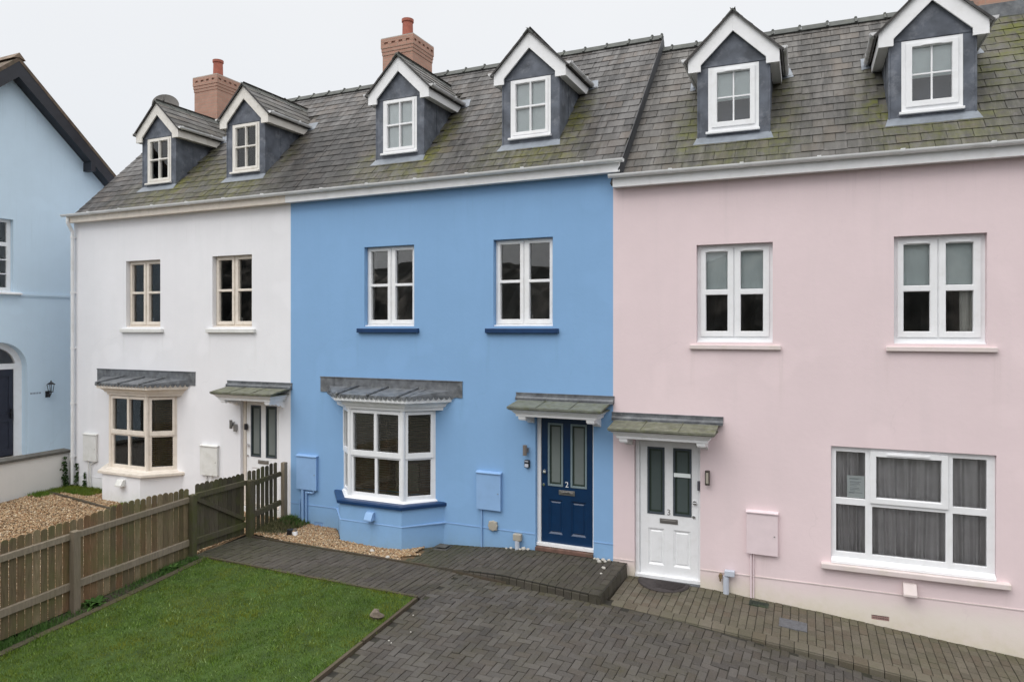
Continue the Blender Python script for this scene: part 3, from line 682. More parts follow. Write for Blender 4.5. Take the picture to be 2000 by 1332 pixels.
def trap(cx, hf, he, d, y0=0.): return [(cx-he, y0), (cx-hf, -d), (cx+hf, -d), (cx+he, y0)]
def bay_window(house, cx, wallm, fmat, sillm, slat, dz=0.):
    """canted bay: three glazed faces at 45 degrees, moulded cornice, lead roof with rolls"""
    # face transforms: front, right cant, left cant
    hf, he, d = .55, .975, .375
    faces = [(Matrix.Translation((cx-hf, -d, 0)), 2*hf, 2)]
    L = math.hypot(he-hf, d); an = math.atan2(d, he-hf)
    faces.append((Matrix.Translation((cx+hf, -d, 0)) @ Matrix.Rotation(an, 4, 'Z'), L, 1))
    faces.append((Matrix.Translation((cx-he, 0, 0)) @ Matrix.Rotation(-an, 4, 'Z'), L, 1))
    z0, z1 = .47+dz, 2.03+dz; w = MB(); holes_all = []
    for T, ln, np_ in faces:
        w.T = T
        if np_ == 2: gx = [(.075, ln/2-.025), (ln/2+.025, ln-.075)]
        else: gx = [(.085, ln-.085)]
        lo = (z0+.085, z0+.700); up = (z0+.805, z1-.075)
        hol = [(p[0], p[1], *lo) for p in gx]+[(p[0]+(.0 if np_ == 2 else .0), p[1], *up) for p in gx]
        w.grid(0, ln, z0, z1, hol, .0, .06)
        # opening upper light stands proud with its own sash frame
        uh = [(p[0]+.004, p[1]-.004, up[0]+.02, up[1]-.01) for p in gx]
        w.grid(gx[0][0]-.045, gx[-1][1]+.045, up[0]-.075, up[1]+.045, uh, -.022, -.0008)
        holes_all.append((T, hol))
    w.T = None
    for x, y in ((cx-hf, -d), (cx+hf, -d)): w.cyl((x, y+.0, z0), (x, y+.0, z1), .042, n=10)   # corner posts
    w.loft(trap(cx, hf+.06, he+.09, d+.075, .05), .452+dz, trap(cx, hf+.035, he+.06, d+.05, .05), z0+.015)
    bw = w.build('bay_window', fmat, house, bevel=.004)
    for T, hol in holes_all:
        for h in hol:
            g = MB(); g.T = T; g.box(h[0], h[1], .028, .034, h[2], h[3]); g.build('pane', GLASS, bw)
    s = MB(); s.loft(trap(cx, .655, 1.245, .605, .06), .385+dz, trap(cx, .655, 1.245, .605, .06), .44+dz)
    s.loft(trap(cx, .655, 1.245, .605, .06), .4402+dz, trap(cx, .60, 1.19, .55, .06), .4515+dz)
    s.build('window_sill', sillm, bw, bevel=.008)
    c = MB(); 
    prof = [(.000, 2.020, .60, .99, .425), (0, 2.075, .61, 1.00, .435), (0, 2.078, .635, 1.03, .46), (0, 2.12, .655, 1.05, .475), (0, 2.155, .70, 1.10, .53), (0, 2.17, .742, 1.145, .570), (0, 2.255, .742, 1.145, .570)]
    prof = [(0, z, a_, b_+.17, d_) for _, z, a_, b_, d_ in prof]
    for p, q in zip(prof, prof[1:]): c.loft(trap(cx, p[2], p[3], p[4], .03), p[1]+dz, trap(cx, q[2], q[3], q[4], .03), q[1]+dz)
    c.build('cornice', fmat, bw)
    r = MB(); ztop = 2.365+dz; ze = 2.262+dz
    r.loft(trap(cx, .755, 1.345, .585, .03), ze, trap(cx, .755, 1.345, .585, .03), ze+.018)
    r.loft(trap(cx, .755, 1.345, .585, .03), ze+.018, trap(cx, .72, 1.30, .02, .0), ztop)
    for x in (-.66, -.02, .60): r.cyl((cx+x, -.60, ze+.030), (cx+x+.02, .01, ztop+.022), .023, .023, n=10); r.ball((cx+x, -.60, ze+.03), .026, 8)
    r.cyl((cx+.755, -.585, ze+.02), (cx+.80, -.0, ztop), .012, n=8); r.cyl((cx-.755, -.585, ze+.02), (cx-.80, -.0, ztop), .012, n=8)
    # scalloped drip edge
    def scal(p, q):
        p, q = Vector(p), Vector(q); L_ = (q-p).length; n = max(2, round(L_/.094)); dd = (q-p)/n; nn = Vector((dd.y, -dd.x, 0)).normalized()
        for i in range(n):
            a_ = p+dd*i; cc = a_+dd*.5; rr = dd.length*.43; vs = []
            for off in (.004, .012):
                for k_ in range(9): t = math.pi*k_/8; vs.append(tuple(cc+dd.normalized()*(rr*math.cos(t))+nn*off+Vector((0, 0, -rr*1.3*math.sin(t)))))
            r.add(vs, [tuple(range(9)), tuple(reversed(range(9, 18)))]+[(j, j+9, j+10, j+1) for j in range(8)])
    A = trap(cx, .755, 1.345, .585, .0)
    for p, q in zip(A, A[1:]): scal((*p, ze+.004), (*q, ze+.004))
    r.build('bay_roof', LEADG, bw)
    f = MB(); f.box(cx-1.5, cx+1.5, -.014, .0, 2.245+dz, 2.52+dz); f.box(cx-1.505, cx+1.505, -.024, -.0, 2.512+dz, 2.530+dz)
    f.box(cx-1.19, cx-1.18, -.020, -.013, 2.25+dz, 2.51+dz); f.box(cx+1.18, cx+1.19, -.020, -.013, 2.25+dz, 2.51+dz)
    f.build('flashing', LEADG, bw, bevel=.002)
    # blinds behind the panes
    bmat_f, bmat_r = slat
    for k, (T, ln, np_) in enumerate(faces):
        b = MB(); b.T = T; 
        for i in range(34):
            zz = z0+.06+i*.042
            b.add([(.05, .10, zz), (ln-.05, .10, zz), (ln-.05, .135, zz+.012), (.05, .135, zz+.012)], [(0, 1, 2, 3)])
        for xx in ([.2, ln/2-.15, ln/2+.15, ln-.2] if np_ == 2 else [.14, ln-.14]): b.box(xx, xx+.006, .098, .10, z0+.05, z1-.05)
        b.build('blind', bmat_f if k == 0 else bmat_r, bw)
    return bw

def canopy(house, cx, dz, rmat, woodm=WOODW):
    h = .755; d = .50; m = MB()
    m.loft([(cx-h, -d), (cx+h, -d), (cx+h, .01), (cx-h, .01)], 2.155+dz, [(cx-h, -d), (cx+h, -d), (cx+h, .01), (cx-h, .01)], 2.17+dz)
    vs = [(cx-h-.012, -d-.012, 2.165+dz), (cx+h+.012, -d-.012, 2.165+dz), (cx+h+.012, .0, 2.245+dz), (cx-h-.012, .0, 2.245+dz)]
    m.add([(p[0], p[1], p[2]+.004) for p in vs]+[(p[0], p[1], p[2]+.034) for p in vs], [(3, 2, 1, 0), (4, 5, 6, 7), (0, 1, 5, 4), (1, 2, 6, 5), (3, 0, 4, 7)])
    for x in (-.28, .26): m.cyl((cx+x, -d-.0, 2.205+dz), (cx+x, 0, 2.285+dz), .007, n=6)
    c = m.build('door_canopy', rmat, house)
    k = MB(); P = lambda a, dd, z: ([(cx-a, -dd), (cx+a, -dd), (cx+a, .004), (cx-a, .004)], z+dz)
    lv = [P(.655, .405, 2.045), P(.66, .41, 2.085), P(.672, .42, 2.088), P(.70, .45, 2.125), P(.735, .485, 2.15), P(.738, .487, 2.156)]
    for (A, za), (B, zb) in zip(lv, lv[1:]): k.loft(A, za, B, zb)
    k.build('cornice', woodm, c)
    for x in (-.56, .56):
        b = MB(); prof = [(0, 2.044), (-.38, 2.044), (-.38, 1.985), (-.34, 1.975), (-.30, 1.99), (-.25, 1.97), (-.21, 1.985), (-.16, 1.95), (-.11, 1.935), (-.09, 1.96), (-.05, 1.91), (0, 1.895)]
        b.prism([(p[0], p[1]+dz) for p in prof], 'x', cx+x-.055, cx+x+.055); b.box(cx+x-.062, cx+x+.062, -.39, -.30, 2.0+dz, 2.044+dz)
        b.build('bracket', woodm, c, bevel=.003)
    f = MB(); f.box(cx-.825, cx+.825, -.016, 0, 2.27+dz, 2.372+dz); f.box(cx-.828, cx+.828, -.022, 0, 2.368+dz, 2.382+dz)
    f.cyl((cx-.82, -.028, 2.292+dz), (cx+.82, -.028, 2.292+dz), .034, n=12)
    f.box(cx-.82, cx+.82, -.085, -.01, 2.262+dz, 2.272+dz)
    f.build('flashing', LEADG, c)
    return c

def front_door(house, x0, dz, leafm, beadm, number, framem, right_hand=False, tape=False, numcol=CHROME, plate=STEEL, letters=False):
    """door in an opening .98 wide starting at x0; threshold at -.04+dz"""
    W = .98; fr = MB(); fx0, fx1 = x0+.002, x0+W-.002; lx0, lx1 = x0+.068, x0+W-.040; zb, zt = -.045+dz, 1.985+dz
    fr.grid(fx0, fx1, zb-.045, 2.07+dz, [(lx0-.004, lx1+.004, zb, zt)], .07, .19)
    fr.box(fx0, fx1, .035, .12, zb-.04, zb+.012)
    d = fr.build('door', framem, house, bevel=.004)
    gl = [(lx0+.112, lx0+.372), (lx1-.372, lx1-.100)]; gz = (.885+dz, 1.90+dz); pn = [(lx0+.125, lx0+.365), (lx1-.365, lx1-.115)]; pz = (.115+dz, .665+dz)
    m = MB(); hol = [(a, b, gz[0], gz[1]) for a, b in gl]+[(a, b, pz[0], pz[1]) for a, b in pn]
    m.grid(lx0, lx1, zb+.004, zt-.004, hol, .098, .14)
    for a, b in pn:      # raised panels with a bevelled surround
        m.loft([(a, pz[0]), (b, pz[0]), (b, pz[1]), (a, pz[1])], 0, [(a, pz[0])]*4, 0, caps=False) if False else None
        o = [(a, pz[0]), (b, pz[0]), (b, pz[1]), (a, pz[1])]; i_ = [(a+.03, pz[0]+.03), (b-.03, pz[0]+.03), (b-.03, pz[1]-.03), (a+.03, pz[1]-.03)]; j_ = [(a+.05, pz[0]+.05), (b-.05, pz[0]+.05), (b-.05, pz[1]-.05), (a+.05, pz[1]-.05)]
        V = [(x, .1, z) for x, z in o]+[(x, .118, z) for x, z in i_]+[(x, .106, z) for x, z in j_]
        m.add(V, [(k, (k+1) % 4, (k+1) % 4+4, k+4) for k in range(4)]+[(k+4, (k+1) % 4+4, (k+1) % 4+8, k+8) for k in range(4)]+[(8, 9, 10, 11)])
    lf = m.build('door_leaf', leafm, d, bevel=.003)
    for a, b in gl:
        g = MB(); g.grid(a, b, gz[0], gz[1], [(a+.03, b-.03, gz[0]+.03, gz[1]-.03)], .088, .125); g.build('glazing_bead', beadm, d, bevel=.003)
        g = MB(); g.grid(a+.03, b-.03, gz[0]+.03, gz[1]-.03, [(a+.058, b-.058, gz[0]+.06, gz[1]-.06)], .112, .118); g.build('glass_border', GLINE, d)
        g = MB(); g.box(a+.058, b-.058, .113, .119, gz[0]+.06, gz[1]-.06); g.build('frosted_pane', FROSTD if right_hand else FROST, d)
    if tape:
        g = MB(); a, b = gl[1]; g.box(a+.012, b-.012, .085, .088, 1.47+dz, 1.53+dz); g.build('tape_strip', PAPER, d)
    cx = (gl[0][1]+gl[1][0])/2
    p = MB(); p.box(cx-.135, cx+.135, .088, .097, .755+dz, .83+dz); p.box(cx-.105, cx+.105, .080, .0875, .775+dz, .81+dz); p.build('letter_plate', plate, d, bevel=.003)
    def text(s_, size, x, z, y, mat, name):
        c = bpy.data.curves.new(name, 'FONT'); c.body = s_; c.size = size; c.align_x = 'CENTER'; c.extrude = .002; c.materials.append(mat)
        tmp = bpy.data.objects.new(name, c); scene.collection.objects.link(tmp)
        me = bpy.data.meshes.new_from_object(tmp); bpy.data.objects.remove(tmp); bpy.data.curves.remove(c)
        o = bpy.data.objects.new(name, me); scene.collection.objects.link(o)
        M = Matrix.Translation(Vector(tuple(MB.frame(np.array([[x, y, z]], dtype=float))[0]))-Vector(d['_o'])) @ Matrix.Rotation(PROT if MB.frame is not ident else 0, 4, 'Z') @ Matrix.Rotation(R(90), 4, 'X')
        o.parent = d; o.matrix_parent_inverse = Matrix.Identity(4); o.matrix_local = M; return o
    if number: text(number, .125, cx, .885+dz, .095, numcol, 'house_number')
    if letters: text('LETTERS', .034, cx, .782+dz, .078, BLACK, 'plate_lettering')
    hx = lx0+.055 if not right_hand else lx1-.055; k = MB()
    k.cyl((hx, .10, 1.115+dz), (hx, .075, 1.115+dz), .026, n=14); k.box(hx-.02, hx+.03, .06, .085, 1.085+dz, 1.11+dz); k.build('door_lock', CHROME, d, bevel=.002)
    k = MB(); hy = hx-.012; k.cyl((hy, .10, .895+dz), (hy, .08, .895+dz), .022, n=12); k.build('keyhole_cover', CHROME, d, bevel=.002)
    return d

def meter_box(house, x0, x1, z0, z1, mat, pipes=()):
    m = MB(); m.box(x0+.012, x1-.012, -.045, .0, z0+.012, z1-.02); m.box(x0+.004, x1-.004, -.058, -.0455, z0+.006, z1-.03)
    m.prism([(-.0, z1+.008), (-.075, z1-.012), (-.075, z1-.03), (0, z1-.022)], 'x', x0-.004, x1+.004)
    b = m.build('meter_box', mat, house, bevel=.004)
    k = MB(); k.cyl((x1-.05, -.062, (z0+z1)/2-.03), (x1-.05, -.058, (z0+z1)/2-.03), .01, n=10); k.build('box_lock', STEEL, b)
    if pipes:
        for pts, r in pipes:
            p = MB(); p.pipe(pts, r, 10); p.build('service_pipe', mat, b)
    return b
def vent_hood(house, x0, x1, z0, z1, mat, y=0.):
    m = MB(); m.prism([(y, z1), (y-.06, z1-.01), (y-.12, z0+.03), (y-.12, z0), (y, z0)], 'x', x0, x1)
    return m.build('vent_hood', mat, house, bevel=.006)
def air_brick(house, x0, x1, z0, z1, mat):
    m = MB(); n = 9; w = (x1-x0-.02)/n; hol = [(x0+.012+i*w, x0+.012+i*w+w*.55, z0+.012+j*.030, z0+.030+j*.030) for i in range(n) for j in range(2)]
    m.grid(x0, x1, z0, z1, hol, .004, .03)
    return m.build('air_brick', mat, house)
def cyl_light(house, x, z, mat, r=.033, h=.19):
    m = MB(); m.cyl((x, -.075, z-h/2), (x, -.075, z+h/2), r, n=16); m.box(x-.02, x+.02, -.05, 0, z-.04, z+.04); return m.build('wall_light', mat, house, bevel=.002)

def shell(house, x0, x1, openings, wmat, zeave, a, b, yr, zb=-1.2, left=True, right=True):
    m = MB(); m.grid(x0, x1, zb, zeave, openings, 0, .28)
    D = 2*yr
    for x_, on in ((x0, left), (x1-.2, right)):
        if on: m.prism([(.2805, zb), (D-.2, zb), (D-.2, a+b*.2-.05), (yr, a+b*yr-.08), (.2805, a+b*.28-.08)], 'x', x_+.0005, x_+.1995)
    m.box(x0, x1, D-.1995, D, zb, zeave)
    w = m.build('wall', wmat, house)
    r = MB(); r.box(x0+.21, x1-.21, .29, D-.21, 2.45, 2.6); r.box(x0+.21, x1-.21, .29, D-.21, 5.25, 5.4); r.box(x0+.21, x1-.21, .29, D-.21, -.25, -.1)
    r.box(x0+.21, x1-.21, 3.0, 3.1, -.1, 5.25); r.build('interior', DARKIN, house)
    return w
def eaves(house, x0, x1, zt, fm, gm, fx=None):
    m = MB(); fa, fb = fx or (x0, x1)
    m.box(fa, fb, -.152, -.11, zt-.168, zt-.012); m.box(fa, fb, -.1095, .0, zt-.160, zt-.150); m.build('fascia', fm, house, bevel=.002)
    g = MB(); half_gutter(g, (x0, -.205, zt+.012), (x1, -.205, zt+.012), .052); g.build('gutter', gm, house)

# ------------------------------------------------------------------ the three terraced houses
RA, RBk, YR = 5.97, 1.02, 2.95
def near(x, c, w): return math.exp(-((x-c)/w)**2)
def moss_front(cxs, amp=1.):
    def f(p):
        v = 0.
        for c, kl, kr in cxs:
            for s, k in ((-1, kl), (1, kr)):
                xc = c+s*.70
                if p.y < 1.75: v = max(v, k*near(p.x, xc-s*.03, .17)*min(1, (1.95-p.y)*1.0+.1)*(1. if p.y > .3 else .65))
            if p.y < .62: v = max(v, .45*near(p.x, c, .75))
        return min(1, v*1.15)*amp+.01
    return f

# ---- white house
WH = thing('terraced_house', (-12.66, 0, 0), 'white rendered terraced house with cream window frames and cream dormers', 'house', 'terraced houses in the row')
wopen = [(-10.93, -9.875, 3.45, 4.88), (-8.38, -7.325, 3.45, 4.88), (-10.35-.93, -10.35+.93, .46, 2.02), (-7.625, -6.645, -.10, 2.06)]
shell(WH, -12.66, -6.35, wopen, WHITE_W, 5.82, RA, RBk, YR, right=False)
m = MB(); m.prism(trap(-10.35, .57, 1.16, .56, .05), 'z', -1.1, .384); m.build('bay_base', WHITE_W, WH)
first_floor_window(WH, -10.93, 3.45, CREAM, WHITEP, 'sash', None)
first_floor_window(WH, -8.38, 3.45, CREAM, WHITEP, 'sash', 'slats')
bay_window(WH, -10.35, WHITE_W, CREAM, CREAM, (BLINDG, BLINDB))
canopy(WH, -7.137, 0, CANOPYM)
front_door(WH, -7.625, 0, WOODW, GBEADD, '', CREAM, numcol=STEEL)
mf = moss_front([(-10.64, .15, .55), (-8.08, .5, .35)])
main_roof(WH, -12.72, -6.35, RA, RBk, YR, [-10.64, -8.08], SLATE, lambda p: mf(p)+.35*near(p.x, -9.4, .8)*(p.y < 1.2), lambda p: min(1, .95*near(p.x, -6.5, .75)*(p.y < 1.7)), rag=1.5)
dormer(WH, -10.64, -.03, 'sash', CREAMD, CREAMD, GUTW, RA, RBk, 'grey_backing')
dormer(WH, -8.08, -.01, 'sash', CREAMD, CREAMD, GUTW, RA, RBk, 'full')
eaves(WH, -12.76, -6.35, 5.965, CREAM, GUTW, (-12.70, -6.351))
chimney(WH, -11.79, -10.95, 2.52, 3.38, 9.80, 8.3)
m = MB(); m.pipe([(-12.60, -.185, 5.90), (-12.60, -.185, 5.80), (-12.60, -.075, 5.60), (-12.60, -.075, -.1)], .036, 14)
for z in (5.45, 4.2, 2.95, 1.7, .5): m.cyl((-12.60, -.075, z), (-12.60, -.075, z+.05), .045, n=14); m.box(-12.63, -12.57, -.06, 0, z+.01, z+.04)
m.build('downpipe', GUTW, WH)
Box('plinth_bead', WHITE_W, WH, -12.66, -11.5, -.008, 0, .095, .108)
meter_box(WH, -12.27, -11.83, .45, 1.07, WHITEP, [([(-12.12, -.03, .45), (-12.12, -.03, -.2)], .012), ([(-11.9, -.03, .45), (-12.05, -.03, .38), (-12.05, -.03, -.2)], .012)])
meter_box(WH, -8.67, -8.19, .44, 1.06, WHITEP, [([(-8.52, -.03, .44), (-8.52, -.03, -.2)], .012), ([(-8.38, -.03, .44), (-8.38, -.03, -.2)], .012)])
vent_hood(WH, -10.38, -10.20, .17, .31, WHITEP, -.56)
cyl_light(WH, -7.80, 1.52, STEEL, .03, .17); Box('wall_light', STEEL, WH, -7.755, -7.70, -.06, 0, 1.38, 1.52)
Box('doorbell', BLACK, WH, -7.57, -7.50, .04, .069, 1.41, 1.53, bevel=.006)
m = MB()   # satellite dish behind the first dormer's ridge
T = Matrix.Translation((-11.46, 1.45, 8.76)) @ Matrix.Rotation(R(40), 4, 'Z') @ Matrix.Rotation(R(-12), 4, 'X'); m.T = T; vs = []; n = 24
for j in range(5):
    for i in range(n): r = .06+.20*j/4; vs.append((r*1.15*math.cos(6.283*i/n), -.5*r*r, r*math.sin(6.283*i/n)))
m.add(vs, [(j*n+i, j*n+(i+1) % n, (j+1)*n+(i+1) % n, (j+1)*n+i) for j in range(4) for i in range(n)]+[tuple(range(n))])
m.cyl((0, -.02, -.22), (0, -.28, -.02), .012, n=8); m.cyl((0, -.28, -.04), (0, -.30, .03), .03, n=10); m.T = None
m.cyl((-11.44, 1.50, 8.6), (-11.44, 1.50, 7.5), .018, n=8); m.build('satellite_dish', simple("dish_grey", (.17, .16, .15), rough=.6, var=.15), WH)

# ---- blue house
BH = thing('terraced_house', (-6.35, 0, 0), 'mid-blue rendered terraced house with white frames and a navy front door', 'house', 'terraced houses in the row')
bopen = [(-4.645, -3.59, 3.46, 4.89), (-2.05, -.995, 3.46, 4.89), (-4.115-.93, -4.115+.93, .46, 2.02), (-1.295, -.315, -.10, 2.06), (-5.785, -5.565, -.268, -.198)]
shell(BH, -6.35, 0.0, bopen, BLUE_W, 5.82, RA, RBk, YR, left=False)
m = MB(); m.prism(trap(-4.115, .63, 1.16, .56, .05), 'z', -1.1, .384); m.build('bay_base', BLUE_W, BH)
m = MB(); m.loft(trap(-4.115, .637, 1.168, .568, .0), .095, trap(-4.115, .634, 1.165, .565, .0), .108)
m.box(-6.35, -5.28, -.008, 0, .095, .108); m.box(-2.95, -1.297, -.008, 0, .095, .108); m.box(-.313, -.001, -.008, 0, .095, .108); m.build('plinth_bead', BLUEP, BH)
w = first_floor_window(BH, -4.645, 3.46, WOODW, NAVY, 'sash', None)
w = first_floor_window(BH, -2.05, 3.46, WOODW, NAVY, 'sash', None)
bay_window(BH, -4.13, BLUE_W, UPVC, NAVY, (BLINDD, BLINDD))
canopy(BH, -.805, 0, CANOPY)
front_door(BH, -1.295, 0, NAVYD, GBEAD, '2', WOODW, letters=True, numcol=UPVC)
mf2 = moss_front([(-4.28, .6, .95), (-1.635, .35, .95)])
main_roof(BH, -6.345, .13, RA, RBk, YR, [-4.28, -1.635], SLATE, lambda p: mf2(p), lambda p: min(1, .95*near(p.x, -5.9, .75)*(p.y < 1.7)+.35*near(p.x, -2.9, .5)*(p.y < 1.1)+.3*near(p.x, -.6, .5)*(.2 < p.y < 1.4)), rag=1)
m = MB(); P = [(-.19, RA-.19*RBk+.03), (YR, RA+YR*RBk+.03), (YR, RA+YR*RBk-.26), (-.12, RA-.12*RBk-.26), (-.12, 5.83), (-.19, 5.83)]
m.prism(P, 'x', .131, .140); P2 = [(-.21, RA-.21*RBk+.032), (YR+.02, RA+YR*RBk+.045), (YR+.02, RA+YR*RBk+.035), (-.21, RA-.21*RBk+.022)]; pass
m.build('verge_flashing', simple("verge_lead", (.055, .058, .065), rough=.6, var=.25, scale=6, bump=.2), BH)
dormer(BH, -4.28, 0, 'sash', WOODW, WOODW, GUTG, RA, RBk, 'full')
dormer(BH, -1.635, 0, 'sash', WOODW, WOODW, GUTG, RA, RBk, 'full')
eaves(BH, -6.35, .215, 5.965, WOODW, GUTW, (-6.349, .14))
chimney(BH, -6.03, -5.19, 2.50, 3.38, 9.82, 8.3)
meter_box(BH, -6.17, -5.69, .385, 1.04, BLUEP, [([(-6.03, -.035, .385), (-6.03, -.035, -.28)], .028), ([(-5.75, -.03, .40), (-5.80, -.03, .34), (-5.95, -.03, .34), (-5.95, -.03, -.28)], .018), ([(-6.11, -.025, .2), (-6.11, -.025, -.28)], .010)])
meter_box(BH, -2.345, -1.89, .41, 1.045, BLUEP, [([(-2.26, -.02, .41), (-2.26, -.02, -.25)], .014)])
vent_hood(BH, -4.17, -4.02, .155, .30, BLUEP, -.56)
m = MB(); m.cyl((-2.045, -.0, .158), (-2.045, -.05, .158), .088, n=8); m.box(-2.12, -1.97, -.045, 0, .085, .23); m.build('outlet_cover', BEIGE, BH, bevel=.012)
m = MB(); m.box(-1.665, -1.52, -.08, 0, -.03, .085); m.build('outlet_cover', BEIGE, BH, bevel=.015)
m = MB(); m.cyl((-1.59, -.06, -.03), (-1.59, -.06, -.17), .038, n=14); m.build('waste_pipe', GREYP, BH)
m = MB(); m.cyl((-1.45, -.07, 1.372), (-1.45, -.07, 1.54), .035, n=16); m.box(-1.47, -1.41, -.05, 0, 1.42, 1.49); m.build('wall_light', simple("copper_grey_metal", (.33, .28, .25), rough=.4, metal=.6, var=.15), BH, bevel=.002)
m = MB(); m.box(-1.475, -1.385, -.05, 0, 1.17, 1.295); k = m.build('key_safe', BLACK, BH, bevel=.012)
m = MB(); m.box(-1.463, -1.397, -.056, -.0505, 1.18, 1.235); m.box(-1.463, -1.397, -.056, -.0505, 1.265, 1.28); m.build('key_safe_cover', GREYP, k, bevel=.003)
air_brick(BH, -5.783, -5.567, -.266, -.200, BLUEP)
Box('door_step', BRICKF, BH, -1.292, -.318, -.03, .25, -.15, -.092, bevel=.006)

# ---- pink house (its front is turned a little)
MB.frame = staticmethod(pinkf)
PH = thing('terraced_house', (0, 0, 0), 'pale pink rendered terraced house with a white front door and wide ground-floor window', 'house', 'terraced houses in the row')
PA = 5.735
popen = [(1.255, 2.31, 3.22, 4.65), (3.83, 4.885, 3.22, 4.65), (3.064, 4.985, .21, 1.81), (.33, 1.31, -.40, 1.80), (3.562, 3.775, -.492, -.43), (6.6, 7.655, 3.22, 4.65)]
shell(PH, 0.0, 9.2, popen, PINK_W, 5.585, PA, RBk, YR, zb=-2.4)
m = MB(); m.box(.001, .329, -.008, 0, -.122, -.109); m.box(1.311, 9.19, -.008, 0, -.122, -.109); m.build('plinth_bead', PINKS, PH)
w1 = first_floor_window(PH, 1.255, 3.22, UPVC, PINKS, 'pvc', 'half')
w2 = first_floor_window(PH, 3.83, 3.22, UPVC, PINKS, 'pvc', 'half')
w3 = first_floor_window(PH, 6.6, 3.22, UPVC, PINKS, 'pvc', 'half')
canopy(PH, .81, -.242, CANOPYM)
front_door(PH, .33, -.275, UPVC, GBEADD, '3', UPVC, right_hand=True, tape=True, numcol=STEEL)
mfp = moss_front([(1.72, .75, .7), (4.355, .85, .45)])
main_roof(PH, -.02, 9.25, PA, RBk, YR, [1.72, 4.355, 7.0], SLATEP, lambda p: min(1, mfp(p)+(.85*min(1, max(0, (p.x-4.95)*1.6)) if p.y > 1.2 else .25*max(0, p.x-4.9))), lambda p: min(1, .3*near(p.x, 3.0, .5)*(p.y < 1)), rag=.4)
dormer(PH, 1.72, -.262, 'pvc', UPVC, WOODW, GUTG, PA, RBk, 'half')
dormer(PH, 4.355, -.262, 'pvc', UPVC, WOODW, GUTG, PA, RBk, 'half')
dormer(PH, 7.0, -.262, 'pvc', UPVC, WOODW, GUTG, PA, RBk, 'half')
eaves(PH, -.015, 9.25, 5.735, WOODW, GUTW, (.03, 9.2))
chimney(PH, 5.25, 6.1, 2.50, 3.38, 9.60, 8.0)
m = MB(); m.box(5.235, 6.12, 2.485, 2.53, 8.25, 8.52); m.build('flashing', LEADG, PH)
meter_box(PH, 1.955, 2.385, .21, .83, PINKP, [([(2.02, -.02, .21), (2.02, -.02, -.42)], .014), ([(2.055, -.018, .21), (2.055, -.018, -.42)], .009)])
vent_hood(PH, 3.93, 4.09, -.095, .07, PINKS)
air_brick(PH, 3.564, 3.773, -.490, -.432, simple("terracotta_vent", (.34, .22, .20), rough=.8, var=.2))
m = MB(); m.box(1.66, 1.80, -.10, -.02, -.14, -.055); m.build('outlet_cover', GREYP, PH, bevel=.010)
m = MB(); m.cyl((1.68, -.055, -.15), (1.68, -.055, -.44), .042, n=14); m.build('waste_pipe', GREYP, PH)
m = MB(); m.cyl((1.60, -.0, -.155), (1.60, -.07, -.155), .025, n=10); m.box(1.585, 1.625, -.075, -.03, -.19, -.13); m.cyl((1.60, -.06, -.19), (1.60, -.06, -.23), .012, n=8); m.build('garden_tap', simple("tarnished_brass", (.30, .22, .12), rough=.5, var=.3, metal=.5), PH)
m = MB(); m.cyl((1.42, -.065, 1.145), (1.42, -.065, 1.355), .036, n=16); k = m.build('wall_light', simple("dark_bronze", (.10, .085, .075), rough=.4, metal=.5, var=.2), PH)
m = MB(); m.box(1.403, 1.437, -.108, -.098, 1.175, 1.33); m.build('light_diffuser', BEIGE, k)
Box('doorbell', simple("grey_doorbell", (.10, .10, .12), rough=.4, var=.1), PH, 1.262, 1.298, .03, .069, 1.03, 1.17, bevel=.006)
# wide ground-floor window
x0, x1, z0, z1 = 3.066, 4.983, .212, 1.808; m = MB()
cols = [(3.13, 3.49), (3.575, 4.435), (4.515, 4.89)]
lo = (.36, 1.01); up = (1.10, 1.735)
hol = [(*cols[0], *lo), (*cols[0], *up), (*cols[1], *lo), (3.625, 4.385, 1.135, 1.69), (*cols[2], *lo), (*cols[2], *up)]
m.grid(x0, x1, z0+.03, z1, hol, .05, .12)
m.grid(3.548, 4.462, 1.062, 1.763, [(3.621, 4.389, 1.131, 1.694)], .024, .0492)
m.box(3.75, 4.25, .008, .0235, 1.715, 1.745)
m.prism([(.13, z0+.0), (.13, .30), (.045, .285), (-.02, .245), (-.02, z0+.0)], 'x', x0-.0, x1+.0)
gw = m.build('window', UPVC, PH, bevel=.004); glass_pane(gw, hol, .085)
s = MB(); s.box(2.94, 5.13, -.085, .04, .135, .208); s.build('window_sill', PINKS, gw, bevel=.01)
for (a, b, sd, wv) in ((3.05, 3.42, 1, 3), (3.38, 4.02, 2, 4), (3.98, 4.55, 5, 3), (4.5, 5.02, 4, 3)):
    c = wavy(a, b, .26, 1.80, .22, waves=wv, amp=.06, seed=sd, n=70, flare=.03)
    tag(c.build('curtain', CURT, None, smooth=True), {3.05: 'grey curtain panel behind the pane with the notice', 3.38: 'grey curtain panel drawn across the left half of the wide middle pane', 3.98: 'grey curtain panel drawn across the right half of the wide middle pane', 4.5: 'grey curtain panel behind the end pane furthest from the notice'}[a], 'curtain', 'grey curtains in the ground-floor window')
c = wavy(4.62, 4.93, 3.27, 4.45, .24, waves=4, amp=.02, seed=9, n=30, flare=.03)
tag(c.build('curtain', CURTP, None, smooth=True), 'pale curtain hanging at the side of the upper pink-house window furthest from the blue house', 'curtain')
nt_ = MB(); nt_.box(3.268, 3.484, .0952, .0965, 1.108, 1.408); ntc = nt_.build('window_notice', PAPER)
tag(ntc, 'pale printed notice taped inside the wide ground-floor window of the pink house', 'notice')
k = MB(); 
